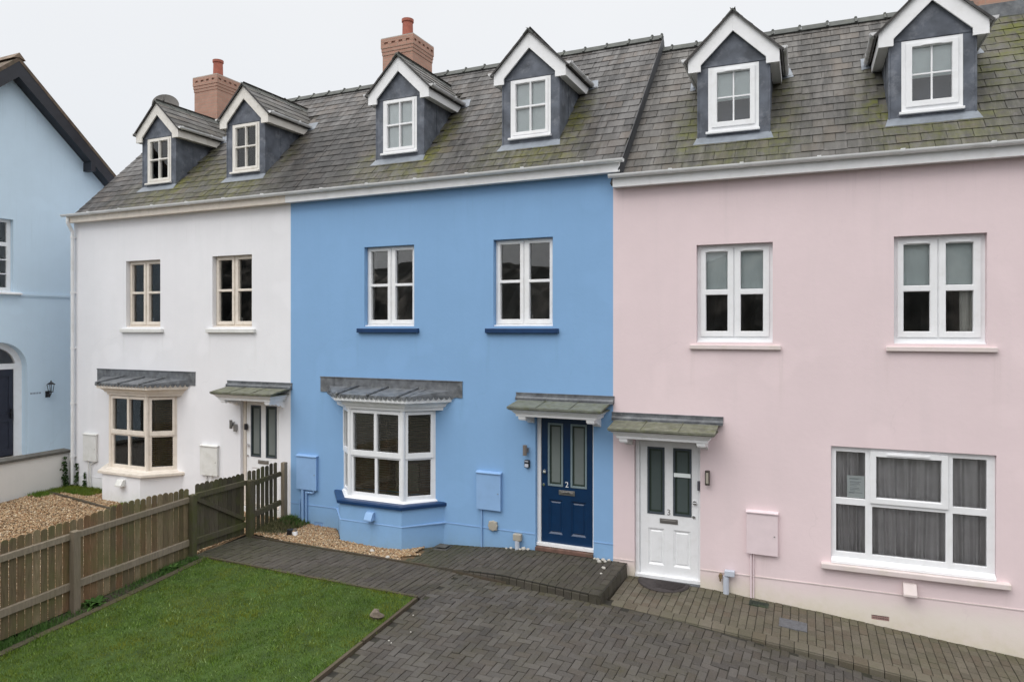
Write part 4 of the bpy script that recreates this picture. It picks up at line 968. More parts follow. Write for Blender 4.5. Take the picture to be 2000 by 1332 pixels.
for z, a, b in ((1.365, .03, .18), (1.355, .03, .14), (1.32, .035, .17), (1.305, .035, .15), (1.285, .035, .16), (1.265, .035, .12), (1.235, .035, .15), (1.215, .035, .16), (1.195, .035, .10), (1.172, .025, .19), (1.165, .025, .09)):
    k.box(3.268+a, 3.268+b, .0942, .0951, z, z+.007)
k.build('print_lines', INK, ntc)
MB.frame = staticmethod(ident)

# things glimpsed through the blue bay
t = MB(); t.box(-4.55, -3.85, .45, 1.0, .35, .40); t.box(-4.5, -4.44, .5, .56, -.1, .35); t.box(-3.95, -3.89, .5, .56, -.1, .35); t.box(-4.5, -4.44, .9, .96, -.1, .35); t.box(-3.95, -3.89, .9, .96, -.1, .35)
tag(t.build('side_table', TABLE), 'warm wooden table inside the blue house bay window', 'table')
t = MB(); t.box(-4.15, -3.65, .25, .32, .5, 1.0); tag(t.build('cushion', simple("sage_fabric", (.23, .26, .18), rough=.9, var=.15, scale=12), bevel=.03), 'pale green cushion behind the blinds of the blue house bay', 'cushion')

# ------------------------------------------------------------------ block paving
def add_block(m, x0, x1, y0, y1, fn, moss, mf, g=.0035, h=.05, bev=.006, up=0.):
    x0 += g; x1 -= g; y0 += g; y1 -= g
    if x1-x0 < .02 or y1-y0 < .02: return
    j = random.gauss(0, .0026)+up; tx, ty = random.gauss(0, .007), random.gauss(0, .007); cx, cy = (x0+x1)/2, (y0+y1)/2
    def P(x, y, dz): return (x, y, fn(x, y)+j+tx*(x-cx)*2+ty*(y-cy)*2+dz)
    c = [(x0, y0), (x1, y0), (x1, y1), (x0, y1)]; i_ = [(x0+bev, y0+bev), (x1-bev, y0+bev), (x1-bev, y1-bev), (x0+bev, y1-bev)]
    vs = [P(*p, 0) for p in i_]+[P(*p, -bev*.8) for p in c]+[P(*p, -h) for p in c]
    m.add(vs, [(0, 1, 2, 3)]+[(k+4, (k+1) % 4+4, (k+1) % 4, k) for k in range(4)]+[(k+8, (k+1) % 4+8, (k+1) % 4+4, k+4) for k in range(4)])
    mv = mf(cx, cy); moss += [mv]*12
def joint_sheet(m, x0, x1, y0, y1, fn, nx, ny, dz, moss, keep=None):
    vs = []; fs = []; m.m = 1
    for j in range(ny+1):
        for i in range(nx+1):
            x = x0+(x1-x0)*i/nx; y = y0+(y1-y0)*j/ny; vs.append((x, y, fn(x, y)+dz))
    fs = [(j*(nx+1)+i, j*(nx+1)+i+1, (j+1)*(nx+1)+i+1, (j+1)*(nx+1)+i) for j in range(ny) for i in range(nx)]
    if keep: fs = [f for f in fs if keep(sum(vs[k][0] for k in f)/4, sum(vs[k][1] for k in f)/4)]
    m.add(vs, fs); moss += [0]*len(vs); m.m = 0
def rampfront(x): return -1.0-.40*(x+3.2)/3.4
def inpink(x, y):
    c, s = math.cos(PROT), math.sin(PROT); return x*c+y*s, -x*s+y*c

# driveway: 90 degree herringbone
m = MB(); moss = []
Wd = .10
def drive_ok(x, y):
    if x < -2.05+.0*y: return y < -99
    if x < .22: return y < rampfront(x)+.02
    px, py = inpink(x, y); return py < -1.325
def drive_moss(x, y):
    v = 0.
    if x < .35: v = max(v, .9*max(0, 1-(rampfront(x)-y)/.16)*(x > -1.6))
    v = max(v, .45*max(0, 1-(x+2.12)/.45)*random.random())
    px, py = inpink(x, y); v = max(v, .75*max(0, 1-(-1.32-py)/.14)*(x > .3))
    return v
joint_sheet(m, -2.1, 9, -9, -1.0, zdrive, 74, 50, -.011, moss, lambda x, y: drive_ok(x, y-.0) or drive_ok(x, y-.15))
for i in range(-22, 92):
    for j in range(-95, -8):
        k = (i-j) % 4
        if k == 0: r = (i*Wd, (i+2)*Wd, j*Wd, (j+1)*Wd)
        elif k == 2: r = (i*Wd, (i+1)*Wd, (j-1)*Wd, (j+1)*Wd)
        else: continue
        x0, x1, y0, y1 = r; cx, cy = (x0+x1)/2, (y0+y1)/2
        if not drive_ok(cx, cy) or cy > -1.0: continue
        x0 = max(x0, -2.1)
        if x1-x0 < .03: continue
        if cx > .22 and not drive_ok(x1, y1): y1 = y0+max(0, min(y1-y0, (-1.325-inpink(cx, y0)[1])))
        if -cy > 8.5: continue
        add_block(m, x0, x1, y0, y1, zdrive, moss, drive_moss)
tag(m.build("driveway", [PAVD, JOINT], attrs={'moss': moss}), "grey herringbone block driveway", kind='structure')

# path in front of the blue house: running bond, joints along Y
m = MB(); moss = []
joint_sheet(m, -6.42, -2.05, -2.2, -1.0, zdrive, 30, 8, -.011, moss)
x = -6.42; c = 0
while x < -2.1:
    y = -2.2-(c % 2)*.1
    while y < -1.06:
        y0, y1 = max(y, -2.2), min(y+.2, -1.06)
        add_block(m, x, min(x+.1, -2.08), y0, y1, zdrive, moss, lambda a, b: .7*max(0, (-4.4-a)/1.6)+.35*max(0, 1-(-b-1.05)/.12)); y += .2
    x += .1; c += 1
tag(m.build("path", [PAVR, JOINT], attrs={'moss': moss}), "dark block path along the front garden", kind='structure')
m = MB()
for i in range(4): a = -6.30+i*1.03; m.add([(xx, yy, zdrive(xx, -1.03)+hh) for xx, hh, yy in [(a, -.03, -1.055), (a+1.02, -.03, -1.055), (a+1.02, -.03, -1.02), (a, -.03, -1.02), (a, .02, -1.055), (a+1.02, .018, -1.055), (a+1.02, .018, -1.02), (a, .02, -1.02)]], [(4, 5, 6, 7), (0, 1, 5, 4), (1, 2, 6, 5), (2, 3, 7, 6), (3, 0, 4, 7)])
m.add([(-2.2, -1.12, zdrive(-2.2, -1.1)-.03), (-1.25, -1.235, -.32), (-1.25, -1.20, -.32), (-2.2, -1.085, -.32), (-2.2, -1.12, -.262), (-1.25, -1.235, -.262), (-1.25, -1.20, -.262), (-2.2, -1.085, -.262)], [(4, 5, 6, 7), (0, 1, 5, 4), (1, 2, 6, 5), (2, 3, 7, 6), (3, 0, 4, 7)])
tag(m.build("gravel_board", EDGING), "thin timber board between the paved path and the gravel bed", "edging board")

# ramp up to the blue door
m = MB(); moss = []
def rmz(x, y): return zramp(x, y)-.022*max(0, -y)
x = -3.2; c = 0
def bayfront(x):
    if x > -2.95: return -.0
    if x > -3.48: return -(-2.95-x)/.53*.56-.03
    return -.60
while x < .10:
    yf = rampfront(x+.05)+(.20 if x > -1.98 else .0); yb = bayfront(x+.05); y = yf-(c % 2)*.1
    if -1.295 < x+.05 < -.315: yb = -.035
    while y < yb-.02:
        y0, y1 = max(y, yf), min(y+.2, yb)
        if x > -3.15+(y1+.55)*-.3 or y1 < -.5:
            add_block(m, x, x+.1, y0, y1, rmz, moss, lambda a, b: .9*max(0, (-1.9-a)/1.0)+.6*max(0, 1+(b-bayfront(a))/.25)+.05)
        y += .2
    x += .1; c += 1
x = -1.95
while x < .08:      # soldier course with rounded nosing
    w = .125; a = rampfront(x); z = rmz(x, a); zb = zdrive(x, a)-.08
    v = [(0, a+.008, z-.04), (0, a+.028, z-.013), (0, a+.065, z), (0, a+.197, z+.001), (0, a+.197, zb), (0, a, zb)]
    vs = [(x+.004, p[1], p[2]) for p in v]+[(x+w-.004, p[1]+.4/3.4*-w, p[2]) for p in v]; n = 6
    m.add(vs, [tuple(reversed(range(n))), tuple(range(n, 2*n))]+[(i, (i+1) % n, (i+1) % n+n, i+n) for i in range(n)]); moss += [.08]*12
    x += w
y = rampfront(.1)      # right-hand edge
while y < -.05:
    l = min(.2, -.03-y); z = rmz(.15, y)
    v = [(.06, z), (.19, z), (.222, z-.03), (.236, -.42), (.06, -.42)]
    vs = [(p[0], y+.004, p[1]) for p in v]+[(p[0], y+l-.004, p[1]) for p in v]; n = 5
    m.add(vs, [tuple(reversed(range(n))), tuple(range(n, 2*n))]+[(i, (i+1) % n, (i+1) % n+n, i+n) for i in range(n)]); moss += [.25]*10; y += .2
m.m = 1; nx = 34; vs = []; fs = []
for i in range(nx+1):
    x = -3.2+3.42*i/nx; vs += [(x, rampfront(x)+.01, rmz(x, -1.2)-.012-(.0 if x > -1.95 else .01)), (x, .02, rmz(x, 0)-.012)]
fs = [(2*i, 2*i+2, 2*i+3, 2*i+1) for i in range(nx)]; m.add(vs, fs); moss += [0]*len(vs); m.m = 0
tag(m.build("entrance_ramp", [PAVR, JOINT], attrs={'moss': moss}), "low paved ramp up to the navy door", kind='structure')

# pavement before the pink house
MB.frame = staticmethod(pinkf)
m = MB(); moss = []
joint_sheet(m, .24, 9.0, -1.30, .0, zpav, 60, 10, -.011, moss)
def pavmoss(a, b): return min(1, .75*max(0, 1+b/.30)*(.4+.6*random.random())+.25*max(0, 1-(b+1.3)/.3)+.25*max(0, (a-2.2)*.25)+.1)
x = .24; c = 0
hol = [(2.40, 2.765, -.79, -.50), (2.0, 2.27, -.285, -.12)]
while x < 9:
    y = -1.12-(c % 2)*.07
    while y < -.005:
        y0, y1 = max(y, -1.12), min(y+.14, -.005)
        if not (.33 < x+.05 < 1.31 and False): add_block(m, x, x+.105, y0, y1, zpav, moss, pavmoss)
        y += .14
    x += .105; c += 1
x = .30
while x < 9:      # kerb course with rounded nosing
    w = .165; a = -1.31; z = zpav(x, a)+.004; z2 = zpav(x+w, a)+.004; zb = zdrive(x, a)-.12
    pr = lambda zz: [(a, zb), (a+.004, zz-.03), (a+.02, zz-.008), (a+.05, zz), (a+.187, zz), (a+.187, zb)]
    vs = [(x+.004, p[0], p[1]) for p in pr(z)]+[(x+w-.004, p[0], p[1]) for p in pr(z2)]; n = 6
    m.add(vs, [tuple(range(n)), tuple(reversed(range(n, 2*n)))]+[(i, i+n, (i+1) % n+n, (i+1) % n) for i in range(n)]); moss += [.15+.2*random.random()]*12
    x += w
tag(m.build("pavement", [PAVP, JOINT], attrs={'moss': moss}), "tan block pavement along the pink house", kind='structure')
def cover(name, x0, x1, y0, y1, mat, label, cat, dz=.008, ribs=0):
    m = MB(); c = [(x0, y0), (x1, y0), (x1, y1), (x0, y1)]
    m.add([(x, y, zpav(x, y)-.02) for x, y in c]+[(x, y, zpav(x, y)+dz) for x, y in c], [(4, 5, 6, 7), (0, 1, 5, 4), (1, 2, 6, 5), (2, 3, 7, 6), (3, 0, 4, 7)])
    for i in range(ribs):
        xx = x0+.02+(x1-x0-.04)*i/ribs; m.add([(xx, y0+.02, zpav(xx, y0)+dz), (xx+.008, y0+.02, zpav(xx, y0)+dz), (xx+.008, y1-.02, zpav(xx, y1)+dz), (xx, y1-.02, zpav(xx, y1)+dz), (xx+.004, y0+.02, zpav(xx, y0)+dz+.006), (xx+.004, y1-.02, zpav(xx, y1)+dz+.006)], [(0, 4, 5, 3), (4, 1, 2, 5), (0, 1, 4), (3, 5, 2)])
    return tag(m.build(name, mat), label, cat)
cover("manhole_cover", 2.415, 2.76, -.785, -.51, SLABD, "dark rectangular inspection cover set in the tan pavement", "manhole cover")
cover("drain_cover", 2.01, 2.265, -.285, -.125, simple("mossy_drain", (.03, .04, .03), rough=.9, var=.4, bump=.5, bs=60, dirt=(.05, .07, .02), dirtamt=.8), "small black mossy drain grate against the pink wall", "drain", .012, 10)
m = MB(); n = 24; pts = [(.79-.385*math.cos(math.pi*i/n), -.045-.44*math.sin(math.pi*i/n)) for i in range(n+1)]
m.add([(x, y, zpav(x, y)+.006) for x, y in pts]+[(x+(.79-x)*.05, y+(-.05-y)*.05+.0, zpav(x, y)+.022) for x, y in pts], [tuple(range(n+1, 2*n+2))]+[(i, i+1, i+n+2, i+n+1) for i in range(n)]+[(n, 0, n+1, 2*n+1)])
for i in range(9): yy = -.09-.035*i; ww = .34*math.sqrt(max(0, 1-((yy+.045)/.43)**2))-.02; m.box(.79-ww, .79+ww, yy-.006, yy+.006, zpav(.79, yy)+.018, zpav(.79, yy)+.027)
tag(m.build("doormat", MAT), "half-round dark rubber doormat in front of the white door of the pink house", "doormat")
Box('door_step', SLABD, PH, .333, 1.307, -.03, .25, -.40, -.362, bevel=.006)
MB.frame = staticmethod(ident)
m = MB(); c = [(-3.03, -.26), (-2.76, -.385), (-2.68, -.16), (-2.95, -.035)]
c = [(-3.02, -.34), (-2.76, -.34), (-2.76, -.10), (-3.02, -.10)]
m.add([(x, y, rmz(x, y)-.02) for x, y in c]+[(x, y, rmz(x, y)+.012) for x, y in c], [(4, 5, 6, 7), (0, 1, 5, 4), (1, 2, 6, 5), (2, 3, 7, 6), (3, 0, 4, 7)])
m.box(-2.99, -2.79, -.31, -.13, -.23, -.222); tag(m.build("drain_cover", simple("stony_cover", (.09, .088, .08), rough=.85, var=.3, bump=.4, bs=40)), "small square grey drain cover beside the blue bay", "drain cover")

# ------------------------------------------------------------------ lawn
LX0, LX1, LY0, LY1 = -6.08, -2.17, -8.4, -2.23
tag(sheet("lawn", TURF, LX0, LX1, LY0, LY1, zdrive, 40, 50, .012, lump=.006), "green lawn", kind='structure')
def blades(name, pts, hmin, hmax, w, mat, lean=.5, label=None, dz=0., zf=zdrive, kind='stuff', parent=None, cat=None, group=None):
    n = len(pts); h = rng.uniform(hmin, hmax, n); X_, Y_ = pts[:, 0], pts[:, 1]
    h *= 1+.18*(np.sin(X_*5.1+np.sin(Y_*3.7)*2)*np.sin(Y_*6.3+np.sin(X_*4.1)*2)+.6*np.sin(X_*17+Y_*3)*np.sin(Y_*15-X_*5)); a = rng.uniform(0, 2*np.pi, n); l = rng.uniform(0, lean, n)*h; la = rng.uniform(0, 2*np.pi, n)
    z = np.array([zf(x, y) for x, y in pts])+dz; V = np.zeros((n, 3, 3)); dx, dy = np.cos(a)*w/2, np.sin(a)*w/2
    V[:, 0] = np.stack([pts[:, 0]-dx, pts[:, 1]-dy, z], 1); V[:, 1] = np.stack([pts[:, 0]+dx, pts[:, 1]+dy, z], 1); V[:, 2] = np.stack([pts[:, 0]+np.cos(la)*l, pts[:, 1]+np.sin(la)*l, z+h], 1)
    V = V.reshape(-1, 3); o0 = V.min(0) if parent is None else np.array(parent['_o']); V = V-o0
    me = bpy.data.meshes.new(name); me.vertices.add(3*n); me.vertices.foreach_set('co', V.ravel()); me.loops.add(3*n); me.loops.foreach_set('vertex_index', np.arange(3*n)); me.polygons.add(n)
    me.polygons.foreach_set('loop_start', np.arange(0, 3*n, 3)); me.polygons.foreach_set('loop_total', np.full(n, 3)); me.materials.append(mat); me.update(calc_edges=True); me.validate()
    o = bpy.data.objects.new(name, me); scene.collection.objects.link(o); o['_o'] = tuple(float(q) for q in o0)
    if parent is None: o.location = tuple(o0)
    else: o.parent = parent
    return tag(o, label, cat, group, kind)
n = 120000; P = np.stack([rng.uniform(LX0+.01, LX1-.01, n), -2.25-(rng.uniform(0, 1, n)**1.0)*5.0], 1)
blades("grass", P, .018, .048, .009, GRASS, .9, "short green grass of the front lawn")
n = 6000; P = np.stack([rng.uniform(LX0+.05, LX1-.05, n), -2.27-rng.uniform(0, 1, n)*5], 1); P = P[(np.sin(P[:, 0]*2.3+1)*np.sin(P[:, 1]*2.9)+rng.uniform(-1, 1, n)) > -.1]
blades("clover", P, .030, .050, .016, leaf_mat("clover_leaves", (.12, .20, .055), (.22, .29, .11)), 1.2, "pale clover leaves flecked through the lawn")
n = 3000; t_ = rng.uniform(0, 1, n)
E1 = np.stack([LX0+(LX1-LX0)*t_, LY1+rng.normal(-.015, .022, n)], 1); E2 = np.stack([LX1+rng.normal(.0, .025, n), LY1-5*t_], 1); E3 = np.stack([LX0+rng.normal(.0, .03, n), LY1-5*t_], 1)
P = np.concatenate([E1, E2, E3]); P = P[rng.uniform(0, 1, len(P)) < .35+.65*(np.sin(P[:, 0]*7+P[:, 1]*5) > .1)]
blades("edge_grass", P, .02, .06, .010, GRASS, .9, "longer grass spilling over the lawn edging")
def scatter_rect(n, x0, x1, y0, y1): return np.stack([rng.uniform(x0, x1, n), rng.uniform(y0, y1, n)], 1)

# timber edging round the lawn
def plank_run(name, pts, w, h, mat, label, cat, zf=zdrive, up=.03, seg_=1.2):
    m = MB()
    for (xa, ya), (xb, yb) in zip(pts, pts[1:]):
        L = math.hypot(xb-xa, yb-ya); k = max(1, round(L/seg_)); nx, ny = -(yb-ya)/L*w/2, (xb-xa)/L*w/2
        for i in range(k):
            a0 = i/k+.002; a1 = (i+1)/k-.002; P = []
            for t in (a0, a1):
                x, y = xa+(xb-xa)*t, ya+(yb-ya)*t; z = zf(x, y)+up+random.uniform(-.006, .004)
                P += [(x-nx, y-ny, z-h), (x+nx, y+ny, z-h), (x+nx, y+ny, z), (x-nx, y-ny, z)]
            m.add(P, [(0, 1, 2, 3), (7, 6, 5, 4), (3, 2, 6, 7), (0, 3, 7, 4), (2, 1, 5, 6)])
    return tag(m.build(name, mat, bevel=.004), label, cat)
plank_run("lawn_edging", [(-6.10, -2.22), (-2.13, -2.22)], .035, .12, EDGING, "thin timber edging board between the lawn and the dark path", "edging board", up=.035)
plank_run("lawn_edging", [(-2.13, -2.26), (-2.13, -8.4)], .045, .12, EDGING, "timber edging board between the lawn and the herringbone driveway", "edging board", up=.04)
plank_run("sleeper_edging", [(-6.12, -2.26), (-6.10, -3.6), (-6.13, -4.9), (-6.13, -8.4)], .11, .14, EDGING, "dark timber sleeper edging between the lawn and the picket fence", "edging board", up=.03)
# bed under the fence
tag(sheet("fence_bed", SOIL, -6.42, -6.15, -8.4, -2.2, zdrive, 5, 40, .01, lump=.01), "narrow soil bed under the fence", kind='structure')
P = scatter_rect(9000, -6.40, -6.17, -8.0, -2.25); P = P[(np.sin(P[:, 1]*2.3+1.0)+rng.uniform(-1, 1, len(P))) > -.3]
blades("bed_grass", P, .02, .09, .011, WEED, .8, "straggly grass and clover in the bed under the fence")

# ------------------------------------------------------------------ gravel
def pebbles(name, pts, zf, label, r0=.010, r1=.022, dz=0., mat=PEB):
    n = len(pts); base = np.array([(1, 0, 0), (0, 1, 0), (-1, 0, 0), (0, -1, 0), (0, 0, 1), (0, 0, -1)], float)
    F = np.array([(0, 1, 4), (1, 2, 4), (2, 3, 4), (3, 0, 4), (1, 0, 5), (2, 1, 5), (3, 2, 5), (0, 3, 5)])
    r = rng.uniform(r0, r1, n); sc = np.stack([r*rng.uniform(.8, 1.3, n), r*rng.uniform(.7, 1.1, n), r*rng.uniform(.45, .8, n)], 1)
    a = rng.uniform(0, 6.28, n); V = base[None]*sc[:, None]+rng.uniform(-.25, .25, (n, 6, 3))*r[:, None, None]*.8
    c, s = np.cos(a)[:, None], np.sin(a)[:, None]; X = V[:, :, 0]*c-V[:, :, 1]*s; Y = V[:, :, 0]*s+V[:, :, 1]*c
    z = np.array([zf(x, y) for x, y in pts])+dz+rng.uniform(-.004, .014, n)
    V = np.stack([X+pts[:, 0:1], Y+pts[:, 1:2], V[:, :, 2]+z[:, None]], 2).reshape(-1, 3); o0 = V.min(0); V -= o0
    I = (F[None]+6*np.arange(n)[:, None, None]).reshape(-1)
    me = bpy.data.meshes.new(name); me.vertices.add(len(V)); me.vertices.foreach_set('co', V.ravel()); me.loops.add(len(I)); me.loops.foreach_set('vertex_index', I); k = len(I)//3; me.polygons.add(k)
    me.polygons.foreach_set('loop_start', np.arange(0, 3*k, 3)); me.polygons.foreach_set('loop_total', np.full(k, 3)); me.polygons.foreach_set('use_smooth', [True]*k); me.materials.append(mat); me.update(calc_edges=True); me.validate()
    o = bpy.data.objects.new(name, me); scene.collection.objects.link(o); o.location = tuple(o0); return tag(o, label, None, None, 'stuff')
tag(sheet("gravel_bed", GRAVB, -6.35, -3.05, -1.02, .02, zdrive, 20, 8, -.012), "gravel bed at the foot of the blue wall", kind='structure')
P = scatter_rect(13000, -6.30, -3.05, -1.015, -.01)
ok = np.array([not ((abs(x+4.115) < .63+min(.53, max(0, (.56+y)*.95)) and y > -.56)) and not (x > -3.2 and y > -.62 and x > -3.2+(-.6-y)*.3) and x < -3.1+.2*np.sin(y*9) for x, y in P]); P = P[ok]
def zgb(x, y): return zdrive(x, y)+.02*math.sin(x*3+1)*math.sin(y*4)+.035*max(0, (x+6.3)*-1+.9)
pebbles("gravel", P, zgb, "loose golden gravel in the bed beneath the blue bay window")
tag(sheet("gravel_yard", GRAVB, -12.74, -6.46, -8.4, .02, zwhite, 30, 40, 0.0), "gravel yard before the white house", kind='structure')
n = 60000; P = np.stack([rng.uniform(-12.7, -6.50, n), -7.5*rng.uniform(0, 1, n)**1.3], 1)
ok = np.array([not (abs(x+10.35) < .57+min(.56, max(0, .56+y)) and y > -.56) for x, y in P]); P = P[ok]
pebbles("gravel", P, zwhite, "wide spread of golden gravel before the white house, behind the fence", .012, .026, dz=.006)
plank_run("gravel_board", [(-12.6, -.62), (-9.9, -1.05), (-8.0, -1.3)], .05, .1, EDGING, "brown timber board sunk across the gravel before the white house", "edging board", zf=zwhite, up=.05)
P = np.concatenate([scatter_rect(9000, -12.72, -11.45, -.50, -.02), scatter_rect(2500, -12.72, -12.3, -1.0, -.4), scatter_rect(2500, -10.2, -9.0, -.95, -.55)])
P = P[rng.uniform(0, 1, len(P)) > .15]
blades("grass_strip", P, .03, .09, .012, GRASS, .7, "strip of grass along the foot of the white house", zf=zwhite)

# ------------------------------------------------------------------ picket fence and gate
FX = -6.40
def picket(m, y, w, z0, z1, x0=FX-.020, t=.013):
    n = 8; r = w/2; pts = [(y-r, z0), (y+r, z0)]+[(y+r*math.cos(math.pi*i/n), z1-r*.75+r*.75*math.sin(math.pi*i/n)) for i in range(n+1)]
    m.prism(pts, 'x', x0-t, x0)
def fence_run(name, ya, yb, tops, rt, rl, label, mats=(PICK, RAIL), pitch=.0985, w=.0875, posts=(), gate=False, lowz=None):
    """ya nearer the camera ... yb further; tops(y), rt(y), rl(y): heights of picket tops and the two rails"""
    root = thing(name, (FX, (ya+yb)/2, zdrive(FX, (ya+yb)/2)), label, 'gate' if gate else 'fence')
    y = ya+w/2+.01; k = 0
    while y+w/2 <= yb:
        m = MB(); zz = tops(y)+random.uniform(-.012, .012)
        picket(m, y, w*random.uniform(.95, 1.03), zground(FX, y)+.02+random.uniform(-.01, .01) if not gate else -.215, zz)
        m.build('picket', mats[0], root); y += pitch; k += 1
    for f, h in ((rt, .085), (rl, .10)):
        m = MB(); n = max(1, round((yb-ya)/1.8)); 
        for i in range(n):
            a = ya+(yb-ya)*i/n; b = ya+(yb-ya)*(i+1)/n-(.004 if i < n-1 else 0)
            m.add([(FX-.019, a, f(a)-h), (FX-.019, b, f(b)-h), (FX-.019, b, f(b)), (FX-.019, a, f(a)), (FX+.02, a, f(a)-h), (FX+.02, b, f(b)-h), (FX+.02, b, f(b)-.008), (FX+.02, a, f(a)-.008)], [(0, 1, 2, 3), (7, 6, 5, 4), (3, 2, 6, 7), (0, 3, 7, 4), (2, 1, 5, 6), (1, 0, 4, 5)])
        m.build('rail', mats[1], root)
    for (py, pw, pz, pm) in posts:
        m = MB(); m.box(FX+.0, FX+pw, py-pw/2, py+pw/2, zground(FX, py)-.05, pz-.012); m.loft([(FX, py-pw/2), (FX+pw, py-pw/2), (FX+pw, py+pw/2), (FX, py+pw/2)], pz-.012, [(FX+.012, py-pw/2+.012), (FX+pw-.012, py-pw/2+.012), (FX+pw-.012, py+pw/2-.012), (FX+.012, py+pw/2-.012)], pz)
        m.build('post', pm, root)
    return root
tp = lambda y: lerp(y, [(-8, .60), (-5.2, .76), (-4.2, .80), (-3.4, .86), (-2.4, .845)])
rtp = lambda y: lerp(y, [(-8, .46), (-5.2, .60), (-4.2, .63), (-2.4, .70)])
rlp = lambda y: lerp(y, [(-8, -.25), (-5.2, -.08), (-4.2, -.04), (-2.4, .015)])
fence_run('picket_fence', -8.2, -2.27, tp, rtp, rlp, 'long run of weathered brown picket fence along the lawn', posts=[(-4.23, .095, .665, RAIL), (-6.2, .095, .55, RAIL), (-8.0, .095, .40, RAIL)])
g = fence_run('picket_gate', -2.17, -1.10, lambda y: lerp(y, [(-2.2, .88), (-1.1, .86)]), lambda y: .735, lambda y: -.0, 'mossy green-brown picket gate with a diagonal brace', mats=(GATEW, GATEW), pitch=.0965, w=.089, gate=True, posts=[(-2.27, .09, .74, GATEW)])
m = MB(); m.add([(FX-.018, -2.16, .60), (FX-.018, -1.12, .02), (FX-.018, -1.12, .10), (FX-.018, -2.16, .68), (FX+.022, -2.16, .60), (FX+.022, -1.12, .02), (FX+.022, -1.12, .095), (FX+.022, -2.16, .675)], [(0, 1, 2, 3), (7, 6, 5, 4), (3, 2, 6, 7), (0, 3, 7, 4), (2, 1, 5, 6), (1, 0, 4, 5)]); m.build('brace', GATEW, g)
fence_run('picket_fence', -1.03, -.22, lambda y: lerp(y, [(-1, .87), (-.2, .93)]), lambda y: lerp(y, [(-1, .68), (-.2, .73)]), lambda y: lerp(y, [(-1, .12), (-.2, .20)]), 'short length of mossy picket fence between the gate and the houses', mats=(GATEW, GATEW), pitch=.108, w=.084, posts=[(-1.04, .10, .735, GATEW), (-.17, .085, .90, RAIL)])

# ------------------------------------------------------------------ light-blue neighbour and boundary wall
NX = -14.2; NY0, NY1 = -3.6, 2.7; NA = -.45
NH = thing('neighbour_house', (NX, NA, 0), 'pale blue gabled house with black bargeboards and an arched doorway', 'house')
zg = lambda y: 9.34-.93*abs(y-NA)
wy, dyc = (-1.55, -.40), -.69
m = MB(); m.T = Matrix.Translation((NX, 0, 0)) @ Matrix.Rotation(R(90), 4, 'Z')   # local x -> world y, local y -> world -x
ra = .60; sp_ = 2.50
m.grid(NY0, NY1, -.6, 6.0, [(wy[0], wy[1], 4.27, 5.93), (dyc-ra, dyc+ra, .40, sp_+ra+.02)], 0, .25)
# arch spandrels
for s in (-1, 1):
    n = 12; pts = [(dyc+s*(ra+.001), sp_), (dyc+s*(ra+.001), sp_+ra+.021), (dyc, sp_+ra+.021)]+[(dyc+s*ra*math.sin(math.pi/2*i/n), sp_+ra*math.cos(math.pi/2*i/n)) for i in range(n)]
    m.prism(pts if s > 0 else list(reversed(pts)), 'y', .0006, .2494)
m.prism([(NY0, 6.0), (NY1, 6.0), (NY1, zg(NY1)), (NA, zg(NA)), (NY0, zg(NY0))], 'y', 0, .25)
m.T = None; m.box(NX-8, NX-.2505, NY0, NY0+.25, -.6, zg(NY0)-.05); m.box(NX-8, NX-.2505, NY1-.25, NY1, -.6, zg(NY1)-.05); m.box(NX-8.2, NX-8.001, NY0, NY1, -.6, zg(NY0)-.05)
m.build('wall', PALE_W, NH)
m = MB(); m.box(NX-7.9, NX-.6, NY0+.3, NY1-.3, 3.3, 3.4); m.box(NX-1.6, NX-1.5, NY0+.3, NY1-.3, 0, 6.2); m.box(NX-7.9, NX-.3, NY0+.3, NY1-.3, 6.2, 6.3); m.build('interior', DARKIN, NH)
m = MB(); m.T = Matrix.Translation((NX, 0, 0)) @ Matrix.Rotation(R(90), 4, 'Z'); hol = []
for a, b in ((wy[0]+.09, -1.03), (-.93, wy[1]-.09)):
    hol.append((a, b, 5.40, 5.86))
    for i in range(3): z = 4.36+i*.325; hol.append((a, (a+b)/2-.012, z, z+.30)); hol.append(((a+b)/2+.012, b, z, z+.30))
m.grid(wy[0], wy[1], 4.27, 5.93, hol, .10, .17); nw = m.build('window', UPVC, NH, bevel=.004)
for h in hol: g_ = MB(); g_.T = Matrix.Translation((NX, 0, 0)) @ Matrix.Rotation(R(90), 4, 'Z'); g_.box(h[0], h[1], .13, .136, h[2], h[3]); g_.build('pane', GLASS, nw)
m = MB(); m.prism([(NX+.10, 4.20), (NX+.10, 4.235), (NX-.10, 4.285), (NX-.10, 4.20)], 'y', wy[0]-.14, wy[1]+.15); 
m.build('window_sill', WOODW, nw, bevel=.004)
m = MB(); m.box(NX, NX+.025, wy[1]+.151, NY1, 4.185, 4.245); m.box(NX, NX+.012, wy[1]+.151, NY1, 4.15, 4.184); m.build('string_course', PALE_W, NH)
